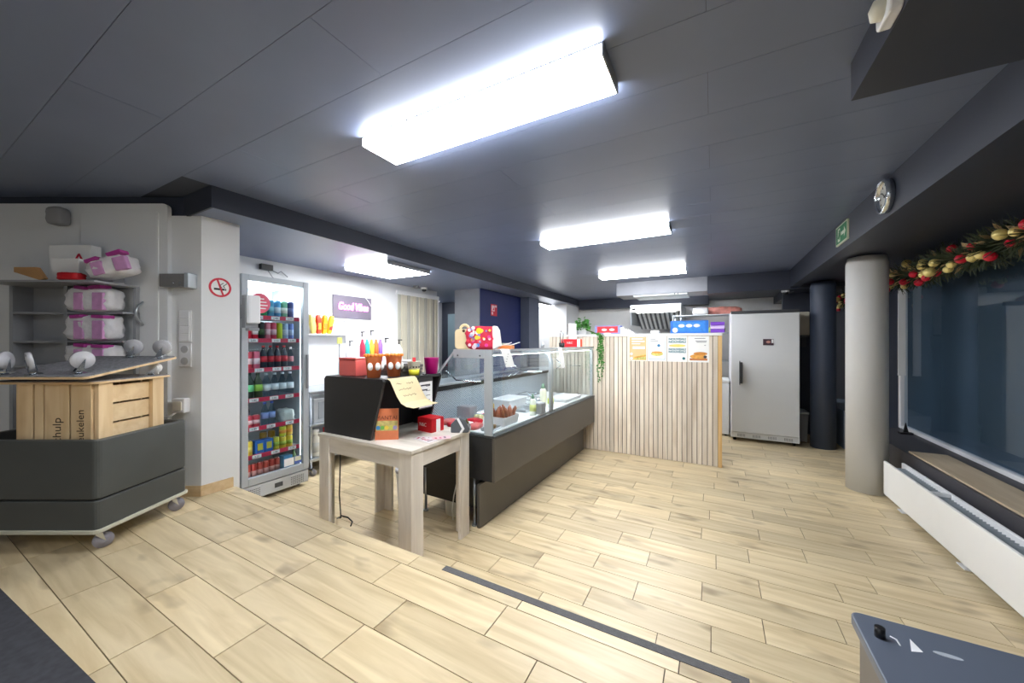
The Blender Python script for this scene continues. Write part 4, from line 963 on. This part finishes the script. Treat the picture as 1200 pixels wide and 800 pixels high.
# ---- food in the counter
DZ = .722
def tub(label, x, y, sx, sy, h, m, rz=0, name='food_tub', flare=.012, cat='tub'):
    p = cw(x, y, DZ); t = thing(name, label, cat, p, CA + rz)
    mb = MB(); o = rrect(-sx / 2, sx / 2, -sy / 2, sy / 2, .012, 3); n = len(o)
    def rg(k, z): return [(q[0] * k, q[1] * k, z) for q in o]
    mb.add(rg(.88, 0) + rg(1, h) + rg(.95, h) + rg(.84, .005), [tuple(range(n))[::-1]] + [(r_ * n + i, r_ * n + (i + 1) % n, (r_ + 1) * n + (i + 1) % n, (r_ + 1) * n + i) for r_ in range(3) for i in range(n)] + [tuple(range(3 * n, 4 * n))])
    mb.build('shell', m, t); MB().prism([(q[0] * 1.03, q[1] * 1.03) for q in o], h - .004, h).build('rim', m, t) if False else None
    return t
tub('white plastic tub holding sausages behind the counter glass', -.14, .36, .17, .25, .075, M_wht)
M_saus = mat('sausage_brown', (150, 84, 56), .4, var=.25, scale=25)
rnd = random.Random(3)
for k in range(12):
    x = -.19 + (k % 3) * .048; y = .275 + (k // 3) * .058; p = cw(x, y, DZ + .03)
    t = tag(MB().tube([(.008 * math.sin(2 * s - 1), .0 + (s - .5) * .03 * rnd.uniform(.4, 1.5), s * .11) for s in [i / 6 for i in range(7)]], [.008, .014, .016, .016, .016, .014, .006], 10).build('sausage', M_saus, None, 0, p, rnd.uniform(0, 6)), 'brown grilled sausage standing in the white tub', 'sausage', 'sausages in the white tub')
M_beef = mat('meat_pink', (200, 96, 92), .35, var=.3, scale=18); M_redp = mat('red_pack', (212, 30, 50), .35)
for k, (x, y, c, l) in enumerate(((-.435, .09, M_redp, 'red wrapped snack pack by the counter end'), (-.34, .10, M_wht, 'white wrapped snack pack by the counter end'), (-.245, .10, M_beef, 'pink meat pack beside the red snack packs'), (-.36, .255, M_redp, 'red wrapped snack pack near the grey bin'), (-.54, .12, M_beef, 'pink meat pack at the back near the counter end'))):
    solo(lump(.085, .13, .04, .002, 50 + k, 4), 'snack_pack', c, l, 'pack', cw(x, y, DZ), CA + (.05, -.04, .06, 1.53, .1)[k], 'snack packs in the counter')
t = tub('low steel tray of cold cuts near the counter post', -.115, .13, .11, .16, .02, M_steel, .1, 'steel_tray', cat='tray')
for k in range(3): solo(lump(.042, .036, .028, .001, 70 + k, 4), 'meat_piece', mat('meat_olive', (140, 110, 70), .4, var=.3, scale=20), 'olive brown meat piece on the low steel tray', 'meat', cw(-.115, .086 + k * .044, DZ + .005), CA + k, 'meat pieces on the steel tray')
solo(MB().box(-.07, .07, -.06, .06, 0, .12), 'grey_bin', M_grey, 'grey plastic bin inside the counter near the perforated wall', 'bin', cw(-.52, .36, DZ), CA, None, .01)
solo(lump(.07, .06, .05, .004, 77, 4), 'cheese_ball', mat('cheese', (230, 222, 170), .5), 'pale cheese ball beside the grey bin', 'cheese', cw(-.395, .36, DZ), CA)
def squeeze(label, x, y, c, lab, cap, h=.2, r=.03):
    t = thing('squeeze_bottle', label, 'bottle', cw(x, y, DZ), CA, 'sauce bottles in the counter')
    MB().lathe([(r * .95, 0), (r, .01), (r, h * .68), (r * .5, h * .8)], 18).build('body', c, t)
    if lab: MB().lathe([(r + .001, h * .2), (r + .001, h * .5)], 18).build('label_band', lab, t)
    MB().lathe([(r * .6, h * .78), (r * .6, h * .86), (r * .2, h)], 14).build('nozzle', cap, t)
squeeze('tall honey yellow bottle behind the sausages', -.27, .36, mat('honey', (222, 180, 60), .3), mat('honey_label', (240, 214, 120), .5), mat('honey_cap', (240, 180, 30), .4), .22, .032)
squeeze('clear white bottle with green top by the counter glass', -.09, .80, mat('milky', (226, 230, 216), .3), mat('pale_green', (196, 206, 120), .5), mat('green_cap', (70, 110, 90), .4), .20)
squeeze('white bottle with lime label beyond the middle post', -.12, 1.27, M_wht, mat('lime_label', (190, 206, 50), .5), M_wht, .19, .032)
squeeze('cream bottle with green cap beyond the middle post', -.22, 1.30, mat('cream_b', (236, 232, 210), .4), None, mat('green_cap2', (96, 140, 110), .4), .24, .036)
squeeze('grey steel shaker beside the middle post', -.14, 1.01, M_steel, None, M_steel, .13, .04)
solo(MB().box(-.04, .04, -.05, .05, 0, .10), 'grey_canister', M_grey, 'grey canister standing at the counter glass by the post', 'canister', cw(-.075, 1.10 - .18, DZ), CA, None, .006)
tub('large white tub with lid at the back of the counter', -.46, 1.0, .22, .36, .10, M_wht, 0, 'food_container')
solo(MB().prism(rrect(-.12, .12, -.19, .19, .02), 0, .012), 'tub_lid', M_wht, 'white lid lying on the large white tub', 'lid', cw(-.46, 1.0, DZ + .10), CA, None, .003)
t = tub('flat steel tray with red film behind the sausages', -.42, .62, .26, .24, .025, M_steel, 0, 'steel_tray', cat='tray')
solo(MB().box(-.085, .085, -.04, .04, 0, .012), 'red_film', M_redp, 'flat red film pack on the steel tray', 'pack', cw(-.42, .575, DZ + .005), CA + .03, None, .004)
solo(MB().box(-.1, .1, -.025, .025, 0, .014), 'white_pack', M_wht, 'flat white pack on the steel tray', 'pack', cw(-.42, .66, DZ + .006), CA, None, .004)
tub('flat steel tray next to the large white tub', -.27, .98, .16, .24, .03, M_steel, 0, 'steel_tray', cat='tray')
tub('white shallow tray at the far end of the counter', -.20, 1.85, .26, .5, .035, M_wht, 0, 'food_tray', cat='tray')
wk = thing('wire_basket', 'small wire basket at the far end of the counter', 'basket', cw(-.45, 1.42, DZ), CA)
for z in (.004, .05, .10): MB().tube([(-.1, -.12, z), (.1, -.12, z), (.1, .12, z), (-.1, .12, z), (-.1, -.12, z)], .004, 5).build('hoop', M_chrome, wk)
mbw = MB()
for k in range(9): mbw.tube([(-.1 + k * .025, -.12, .004), (-.1 + k * .025, -.12, .1)], .002, 4).tube([(-.1 + k * .025, .12, .004), (-.1 + k * .025, .12, .1)], .002, 4)
mbw.build('wires', M_chrome, wk)

# ---- on top of the counter
TZ2 = GZ1 + .0085
tb_ = thing('floral_bag', 'colourful floral cloth bag on top of the glass counter', 'bag', cw(-.20, .13, TZ2), R(20))
M_flo = mat('floral_cloth', (206, 40, 70), .7, var=.2, scale=20)
lump(.24, .13, .18, .004, 61, 6).build('body', M_flo, tb_)
rnd = random.Random(6)
for k in range(34):
    x, z = rnd.uniform(-.1, .09), rnd.uniform(.02, .17); c = rnd.choice(((226, 60, 150), (240, 240, 240), (236, 206, 60), (90, 140, 210), (236, 70, 90), (150, 110, 190), (240, 236, 240), (250, 210, 220)))
    if z > .1: c = rnd.choice(((240, 240, 240), (236, 216, 70), (150, 130, 200), (240, 240, 245)))
    MB().prism(circ(x, z, rnd.uniform(.008, .018), 7), -.069, -.062, 'y').build('flower_patch', mat('fl_%d_%d_%d' % c, c, .7), tb_)
MB().prism(circ(-.005, .145, .024, 14), -.0705, -.069, 'y').build('yellow_flower', mat('fl_yel', (244, 210, 30), .7), tb_)
MB().prism([(.10, .0), (.15, .03), (.135, .15), (.115, .185), (.095, .18)], -.06, .06, 'y').build('lining', mat('bag_lining', (232, 222, 218), .7), tb_, .005)
hb = thing('beige_handbag', 'cream rounded handbag with ring handle behind the floral bag', 'handbag', cw(-.40, .17, TZ2), R(25))
MB().prism(rrect(-.075, .075, 0, .165, .03, 4), -.04, .04, 'y').build('body', mat('cream_leather', (232, 214, 170), .6), hb, .01)
MB().tube([(.035 * math.cos(t), 0, .165 + .035 * math.sin(t)) for t in [PI * i / 10 for i in range(11)]], .011, 8).build('handle', MATS['cream_leather'], hb)
MB().sphere((.0, -.041, .15), .012, 10, 8).build('clasp', mat('clasp_dark', (90, 60, 40), .4), hb)
ot = thing('orange_tray', 'shallow orange tray of plastic forks on the glass counter', 'tray', cw(-.14, .34, TZ2), R(15))
MB().box(-.11, .09, -.06, .06, 0, .03).build('tray', mat('tray_orange', (238, 140, 70), .5), ot, .006)
for k in range(6): MB().tube([(-.02 + .012 * k, -.03 + .012 * k, .025), (.04 + .02 * k, -.02 + .01 * k, .04 + .008 * (k % 3))], .004, 5).build('plastic_fork', M_wht, ot)
solo(MB().box(-.04, .04, -.03, .03, 0, .05), 'small_mint_box', cm_((170, 214, 200)), 'small mint and white box behind the orange tray', 'box', cw(-.20, .47, TZ2), R(10), None, .002)
def note(label, y, wd, drop, seed, zig=False):
    t = thing('paper_notice', label, 'notice', cw(0, y, GZ1), CA)
    cr_ = [(-.06, .0135), (-.004, .0135), (.004, .006), (.012, -.05), (.02, -drop)]
    vs = []; fs = []
    for i, (x, z) in enumerate(cr_):
        for k in (0, 1): vs.append((x, (k - .5) * wd + .05 * max(0, i - 2) / 2, z))
    for i in range(len(cr_) - 1): fs.append((2 * i, 2 * i + 1, 2 * i + 3, 2 * i + 2))
    o = MB().add(vs, fs).build('sheet', M_paper, t); md = o.modifiers.new('s', 'SOLIDIFY'); md.thickness = .001
    rnd = random.Random(seed)
    for k in range(5): MB().box(.0195 - .006 * 0, .0215, -.03 + .01 * k, -.015 + .01 * k, -.1 + .018 * k, -.097 + .018 * k).build('ink_mark', M_dgrey, t)
note('white paper notice over the glass near the orange tray', .15, .13, .125, 1)
note('white curling notice over the glass at the middle post', 1.22, .10, .20, 2)
rx = thing('red_box', 'red cardboard box on top of the far counter end', 'box', cw(-.165, 2.02, TZ2), R(28))
MB().box(-.13, .05, -.06, .06, 0, .095).build('box', M_red, rx, .002); MB().box(.05, .085, -.06, .06, 0, .095).build('white_end', M_paper, rx); MB().box(.085, .11, -.06, .06, 0, .095).build('orange_end', cm_((226, 90, 60)), rx)
text('N&C', .035, M_paper, rx, (-.04, -.0605, .05), 0, 'logo', .0003)
solo(MB().box(-.045, .045, -.05, .05, 0, .19), 'white_carton', M_paper, 'plain white upright carton on the far red box', 'carton', cw(-.175, 2.04, TZ2 + .095), R(28), None, .003)
tg = thing('serving_tongs', 'steel tongs standing in a black cup on the counter', 'tongs', cw(-.18, 1.72, TZ2))
MB().lathe([(.03, 0), (.034, .05), (.03, .05), (.026, .006), (.0001, .006)], 18).build('cup', M_blk, tg)
MB().tube([(-.014, 0, .01), (-.018, 0, .15), (-.008, 0, .19), (.008, 0, .19), (.018, 0, .15), (.014, 0, .01)], .005, 6).build('arms', M_chrome, tg)
solo(MB().lathe([(.016, 0), (.02, .03), (.008, .04), (.008, .055)], 14), 'salt_shaker', M_steel, 'tiny steel shaker on the glass top by the post', 'shaker', cw(-.18, 1.2, TZ2))

# ================================================================ SLAT SCREEN
SX0, SX1, SY, SZ = -2.0, .085, 4.70, 1.475
ss = thing('slat_screen', 'pale wooden slatted screen wall in front of the kitchen', 'screen', ((SX0 + SX1) / 2, SY, 0))
hw = (SX1 - SX0) / 2
MB().box(-hw, hw - .03, .018, .11, 0.0, SZ).build('backing', mat('slat_backing', (70, 56, 44), .8), ss)
n = 39; pit = (2 * hw - .04) / n
mesh_s = MB().box(-pit / 2 + .0035, pit / 2 - .0035, 0, .02, .004, SZ).mesh('slat'); mesh_s.materials.append(M_slat)
for k in range(n):
    o = bpy.data.objects.new('slat', mesh_s); COL.objects.link(o); o.parent = ss; o.location = (-hw + pit * (k + .5), 0, 0)
MB().box(hw - .04, hw, -.004, .112, 0, SZ).build('end_post', woodmat('yellow_pine', (222, 186, 130), (206, 164, 104), (170, 126, 76), .5, 'Z', .8, .4, .02), ss, .002)
MB().box(-hw, hw + .004, -.012, .26, SZ, SZ + .03).build('ledge', mat('ledge_white', (236, 236, 234), .45), ss, .003)
for x in (-.9, 0, .9): MB().box(x - .015, x + .015, .11, .25, SZ - .12, SZ).build('bracket', M_dgrey, ss)
# four posters
PW_ = .215; PH_ = .30
def poster(k, label, bg):
    x = -.925 + .0 + k * .2225 + PW_ / 2
    t = thing('poster', label, 'poster', (x, SY + .003, SZ - .003 - PH_))
    MB().box(-PW_ / 2, PW_ / 2, -.007, -.002, 0, PH_).build('sheet', M_paper, t)
    if bg: MB().box(-PW_ / 2 + .008, PW_ / 2 - .008, -.0076, -.007, .008, PH_ - .008).build('print_field', bg, t)
    return t
def flat(t, name, poly, m, lvl=1): MB().prism(poly, -.0076 - .0006 * lvl, -.0070 - .0006 * lvl, 'y').build(name, m, t)
def rc(x0, x1, z0, z1): return [(x0, z0), (x1, z0), (x1, z1), (x0, z1)]
M_po = mat('poster_orange', (238, 190, 138), .6, var=.06); M_bread = mat('bread', (222, 160, 74), .6, var=.2, scale=30); M_fill = mat('filling', (206, 196, 110), .6, var=.3, scale=40)
M_teal = mat('poster_teal', (30, 110, 120), .6); M_pblue = mat('poster_blue', (50, 130, 180), .6); M_pale = mat('poster_pale', (226, 234, 236), .6)
t = poster(0, 'orange sandwich poster with white bands on the slat screen', M_po)
for z0, z1, x0, x1 in ((.262, .28, -.07, .06), (.232, .248, -.07, .08), (.205, .217, -.07, .03), (.145, .178, -.06, .085)): flat(t, 'white_band', rc(x0, x1, z0, z1), M_paper)
for z in (.06, .115): flat(t, 'badge', circ(-.075, z - .03, .017, 16), M_paper)
flat(t, 'sandwich_picture', [(-.05, .015), (.095, .015), (.095, .085), (.02, .07), (-.05, .045)], M_fill); flat(t, 'bread_picture', [(-.04, .03), (.095, .06), (.095, .075), (-.04, .05)], M_bread, 2)
t = poster(1, 'white poster with thin blue frame and a sandwich picture', None)
for r_ in (rc(-.09, .09, .022, .026), rc(-.09, -.087, .022, .25), rc(.087, .09, .022, .25)): flat(t, 'frame_line', r_, M_pblue)
flat(t, 'badge', circ(.02, .19, .017, 18), M_pblue)
for z, wd in ((.262, .06), (.24, .09)): flat(t, 'text_line', rc(-.075, -.075 + wd, z, z + .006), M_grey)
flat(t, 'sandwich_picture', circ(0, .09, .068, 20, .026), M_fill); flat(t, 'bread_picture', circ(.0, .108, .06, 20, .012), M_bread, 2)
t = poster(2, 'white poster repeating a teal headline around a yellow sandwich', None)
for z in (.265, .232, .145, .115): text('NOUVEAU', .034, M_teal, t, (0, -.0074, z), 0, 'headline', .0004, 0, 0, .0016, .185)
flat(t, 'sandwich_picture', circ(0, .189, .09, 24, .017), mat('poster_yellow', (238, 214, 120), .6, var=.15, scale=30)); flat(t, 'badge', circ(.07, .04, .016, 18), M_teal)
t = poster(3, 'white poster with two bread rolls beside the screen end', None)
for z, x0, x1 in ((.268, -.04, .07), (.24, -.03, .085), (.226, -.02, .08), (.19, .06, .075)): flat(t, 'text_line', rc(x0, x1, z, z + .008), M_grey)
flat(t, 'board_picture', rc(-.09, .09, .02, .045), mat('poster_rust', (196, 120, 70), .6)); flat(t, 'bread_picture', circ(0, .065, .088, 22, .026), M_bread, 2)
flat(t, 'bread_picture', circ(.02, .098, .07, 22, .02), mat('crust', (206, 136, 60), .6, var=.2, scale=30), 3); flat(t, 'badge', circ(.068, .062, .017, 16), M_dgrey, 4)

# ledge items
LZ = SZ + .03
def carton(name, label, x, y, sx, sy, h, m, panel_m, z=LZ, rz=0, marks=()):
    t = thing(name, label, 'box', (x, y, z), rz)
    MB().box(-sx / 2, sx / 2, -sy / 2, sy / 2, 0, h).build('box', m, t, .002)
    MB().box(-sx / 2 + .03, sx / 2 - .03, -sy / 2 - .001, -sy / 2, .02, h - .012).build('print_panel', panel_m, t)
    for (mx, mz, rx_, rz_, mm) in marks: MB().prism(circ(mx, mz, rx_, 14, rz_), -sy / 2 - .002, -sy / 2 - .001, 'y').build('print_mark', mm, t)
    return t
p = onY(709, 385, SY + .1)
carton('snack_carton', 'red and blue printed carton on the screen ledge', p.x + .03, SY + .17, .33, .14, .115, mat('carton_lilac', (150, 158, 214), .5), mat('carton_red', (222, 60, 66), .45, var=.2, scale=25), marks=[(-.04, .06, .035, .016, M_paper), (.06, .06, .035, .016, M_paper), (0, .014, .05, .008, M_paper)])
p = onY(810, 385, SY + .1)
carton('blue_carton', 'bright blue printed carton on the screen ledge', p.x - .02, SY + .13, .40, .17, .15, mat('carton_blue', (40, 118, 216), .45), mat('carton_blue2', (54, 140, 232), .45, var=.2, scale=25), marks=[(-.08, .09, .035, .02, M_paper), (.0, .09, .035, .02, M_paper), (.08, .09, .035, .02, M_paper), (-.15, .04, .03, .03, M_paper)])
pstk = thing('paper_plates', 'stepped stack of white paper trays on the screen ledge', 'paper trays', (onY(734, 385, SY + .1).x, SY + .13, LZ))
for k in range(5): MB().box(-.072, .10 - k * .03, -.06, .06, k * .018, k * .018 + .016).build('paper_tray', M_paper, pstk, .003)
solo(lump(.1, .08, .04, .002, 81, 4), 'small_sachets', M_paper, 'small pile of white sachets between the cartons', 'sachets', (onY(768, 388, SY + .1).x, SY + .08, LZ))
# trailing plant
pl = thing('trailing_plant', 'green trailing plant at the counter end of the screen', 'plant', (onY(682, 390, SY + .08).x, SY + .10, LZ))
MB().lathe([(.05, 0), (.065, .09), (.07, .09), (.06, .085), (.0001, .08)], 20).build('pot', M_wht, pl)
rnd = random.Random(8); lf = MB(); vines = MB()
def leaf(c, d, l):
    d = d.normalized(); s = d.cross(Vector((rnd.gauss(0, 1), rnd.gauss(0, 1), rnd.gauss(0, 1)))).normalized() * l * .38; nrm = d.cross(s).normalized() * l * .12
    lf.add([c, c + d * l * .4 + s, c + d * l, c + d * l * .4 - s, c + d * l * .5 + nrm], [(0, 1, 4), (1, 2, 4), (2, 3, 4), (3, 0, 4)])
for _ in range(260):
    a = rnd.uniform(0, 2 * PI); e = rnd.uniform(-.3, 1.3); r_ = rnd.uniform(.03, .10)
    leaf(Vector((r_ * math.cos(a) * math.cos(e), r_ * math.sin(a) * math.cos(e), .10 + r_ * math.sin(e) * 1.2)), Vector((math.cos(a), math.sin(a), rnd.gauss(0, .6))), rnd.uniform(.03, .05))
for k, (x1, ln) in enumerate(((.255, .60), (.285, .42), (.27, .30), (.31, .52))):
    lead = [(0, 0, .09), (x1 * .3, -.05, .06), (x1 * .65, -.09, .018), (x1 * .92, -.112, .008), (x1, -.126, -.006)]
    pts = [Vector(q) for q in lead] + [Vector((x1 + .010 * math.sin(15 * t_ + k), -.128, -.006 - ln * t_)) for t_ in [i / 20 for i in range(1, 21)]]
    vines.tube(pts, .003, 5)
    for q in pts[2:]:
        for _ in range(2): leaf(q, Vector((rnd.gauss(.3, .8), -abs(rnd.gauss(0, .6)), rnd.gauss(-.4, .7))), rnd.uniform(.022, .040))
vines.build('stems', mat('vine_stem', (70, 96, 44), .7), pl)
lf.build('leaves', mat('leaf_green', (72, 142, 54), .5, var=.45, scale=22), pl)['kind'] = 'stuff'

# ================================================================ KITCHEN
hd = thing('cooker_hood', 'steel extractor hood with baffle filters in the kitchen', 'hood', (-.99, 7.5, 0))
MB().box(-.46, .46, 0, .03, 1.99, 2.12).build('front_band', mat('hood_white', (226, 229, 230), .35, metal=.2), hd, .003)
MB().box(-.46, .46, .03, 1.38, 2.10, 2.14).build('roof', M_steel, hd); [MB().box(x, x + .02, .03, 1.38, 1.75, 2.10).build('side', M_steel, hd) for x in (-.46, .44)]
MB().prism([(.35, 2.1), (.38, 2.1), (1.2, 1.72), (1.18, 1.70)], -.44, .44, 'x').xf(Matrix.Identity(4)).build('filter_plate', mat('filter_dark', (120, 124, 128), .4, metal=.5), hd)
for k in range(9):
    x = -.40 + k * .09
    MB().prism([(.33, 2.075), (.36, 2.085), (1.16, 1.70), (1.14, 1.68)], x, x + .045, 'x').build('baffle', mat('baffle_bright', (225, 228, 230), .3, metal=.4), hd)
MB().box(-.35, .35, .06, .12, 1.985, 2.0).build('hood_lamp', emis('hood_lamp', (255, 255, 255), 10), hd); MB().box(-.42, -.36, -.002, 0, 2.04, 2.07).build('switch', M_blk, hd); MB().box(.2, .22, -.002, 0, 2.05, 2.07).build('red_mark', M_red, hd)
kt = thing('kitchen_counter', 'steel kitchen worktop under the extractor hood', 'counter', (-1.0, 8.35, 0))
MB().box(-1.5, 1.0, -.4, .5, .86, .9).build('worktop', M_steel, kt, .004); MB().box(-1.48, .98, -.35, .48, .1, .86).build('base_cabinet', M_steel, kt); MB().box(-1.45, .95, -.3, .45, 0, .1).build('plinth', M_blk, kt)
fp = thing('fryer', 'steel fryer with a backsplash on the kitchen worktop', 'fryer', (-.75, 8.3, .9))
MB().box(-.3, .3, -.3, .3, 0, .35).build('case', M_steel, fp, .005); MB().prism([(-.3, .35), (.3, .35), (.2, .62), (-.1, .62)], .1, .2, 'y').build('backsplash', M_alu, fp); MB().tube([(.1, -.2, .4), (.1, -.45, .55)], .012, 6).build('basket_handle', M_blk, fp)

wf = thing('white_refrigerator', 'tall white single-door refrigerator beside the slat screen', 'refrigerator', (.22, 6.09, 0))
M_wf = mat('fridge_white', (224, 227, 229), .4, var=.015, scale=3)
MB().box(0, .785, .06, .74, .04, 1.84).build('cabinet', M_wf, wf, .006)
dw = MB().box(0, .785, 0, .055, .13, 1.80).build('door', M_wf, wf, .008)
MB().box(.0, .785, .01, .06, 1.805, 1.845).build('top_trim', M_dgrey, wf, .003)
MB().box(.10, .14, -.035, 0, .82, 1.12).box(.10, .112, -.04, -.03, .8, 1.14).build('handle', M_dgrey, dw, .006)
kg = MB().box(0, .785, .01, .06, .05, .125).build('kick_grille', M_wf, wf, .003)
for k in range(4):
    for i in range(7): MB().box(.08 + k * .18 + i * .014, .086 + k * .18 + i * .014, .007, .01, .07, .105).build('vent_slot', M_grey, kg)
for x in (.05, .735):
    for y in (.1, .7): MB().cyl((x, y, 0), .02, .045, 10).build('foot', M_blk, wf)
ph = thing('fridge_photo', 'small photo magnet on the white refrigerator door', 'magnet', (.22 + .44, 6.09, 1.36))
MB().box(-.06, .06, -.004, 0, 0, .085).build('print', mat('photo_dark', (70, 50, 62), .3, var=.3, scale=30), ph)
MB().prism(circ(.0, .045, .025, 14, .018), -.005, -.004, 'y').build('face_patch', cm_((206, 150, 140)), ph); MB().box(.035, .058, -.005, -.004, .03, .08).build('pale_patch', M_paper, ph)
solo(lump(.60, .25, .13, .008, 90, 7), 'pink_food_bag', mat('pink_bag', (214, 140, 128), .5, var=.25, scale=14), 'pink and red food bag slumped on top of the steel rack', 'food bag', (.11, 7.135, 1.86))
bpy.data.objects['pink_food_bag'].location = (.11, 7.135, 1.86)
# steel rack between screen and refrigerator
rk2 = thing('steel_rack', 'steel kitchen rack behind the screen end', 'rack', (-.11, 7.05, 0))
for z in (.5, 1.1, 1.56, 1.86): MB().box(-.51, .51, -.22, .22, z - .012, z).build('shelf', M_steel, rk2)
for x in (-.49, .49):
    for y in (-.2, .2): MB().cyl((x, y, 0), .014, 1.855, 10).build('post', M_steel, rk2)
pp = thing('purple_packs', 'purple and white packs stacked on the steel rack', 'packs', (.06, 6.93, 1.56), 0)
for k in range(3): MB().box(-.1, .1, -.08, .08, k * .06, k * .06 + .055).build('pack', (mat('violet_pack', (120, 60, 190), .4), mat('lilac_pack', (206, 180, 236), .4), MATS['violet_pack'])[k] if k else mat('violet_pack', (120, 60, 190), .4), pp, .004)
solo(lump(.23, .14, .115, .004, 95, 5), 'white_plastic_bag', M_wht, 'white plastic bag on top of the steel rack', 'bag', (-.19, 6.905, 1.86))
solo(lump(.3, .2, .1, .006, 96, 5), 'green_food_bag', mat('green_bag', (150, 176, 96), .5, var=.25, scale=20), 'green food bag on the steel rack behind the purple packs', 'food bag', (.02, 7.14, 1.56))
wc = thing('white_chest', 'white undercounter unit beside the white refrigerator', 'cabinet', (.06, 6.30, 0))
MB().box(-.25, .145, 0, .5, .03, .80).build('body', M_wf, wc, .006); MB().box(-.26, .15, -.01, .51, .80, .84).build('lid', M_wf, wc, .008)
for x in (-.2, .1): MB().cyl((x, .08, 0), .02, .035, 10).cyl((x, .42, 0), .02, .035, 10).build('foot', M_blk, wc)
solo(MB().box(-.06, .09, -.2, .2, 0, .34), 'cream_case', mat('cream_case', (206, 200, 184), .5), 'cream storage case high beside the refrigerator', 'case', (1.12, 6.85, 1.5), 0, None, .01)
bp_ = thing('wall_bracket_shelf', 'dark bracket shelf beside the refrigerator', 'shelf', (1.12, 6.85, 1.48)); MB().box(-.1, .12, -.2, .2, 0, .02).build('board', M_dgrey, bp_); MB().box(-.1, .12, .19, .21, -.15, .02).build('bracket', M_dgrey, bp_)
gb = thing('grey_bin', 'grey bin on the floor between refrigerator and navy column', 'bin', (1.092, 6.63, 0))
MB().prism([(-.06, 0), (.06, 0), (.075, .4), (-.075, .4)], -.15, .15, 'y').build('body', M_grey, gb, .006); MB().box(-.08, .08, -.16, .16, .39, .42).build('lid', M_alu, gb, .004)
dome('white dome camera under the kitchen beam', (.92, 6.6, 2.16), M_wht)

# ---- corridor signs
fs_ = thing('fire_sign', 'red square fire hose sign on the deep blue wall', 'sign', (-3.35, 5.42, 1.96))
MB().box(0, .004, -.1, .1, -.1, .1).build('plate', mat('fire_red', (206, 44, 66), .5), fs_)
for r_ in (rc(-.08, .02, -.02, .08), rc(.035, .085, .05, .085), rc(-.08, -.03, -.08, -.035)): MB().prism(r_, .004, .005, 'x').build('white_mark', mat('fire_pale', (236, 206, 212), .5), fs_)
MB().prism([(-.05, 0), (.0, .05), (.0, .02), (.0, .0)], .005, .006, 'x').build('flame_mark', MATS['fire_red'], fs_)
ws = thing('wall_switch', 'pale square switch plate on the deep blue wall', 'switch', (-3.35, 5.44, 1.60)); MB().box(0, .01, -.05, .05, -.05, .05).build('plate', mat('switch_lilac', (206, 208, 226), .5), ws, .003); MB().box(.01, .014, -.03, .03, -.03, .03).build('rocker', M_wht, ws, .002)
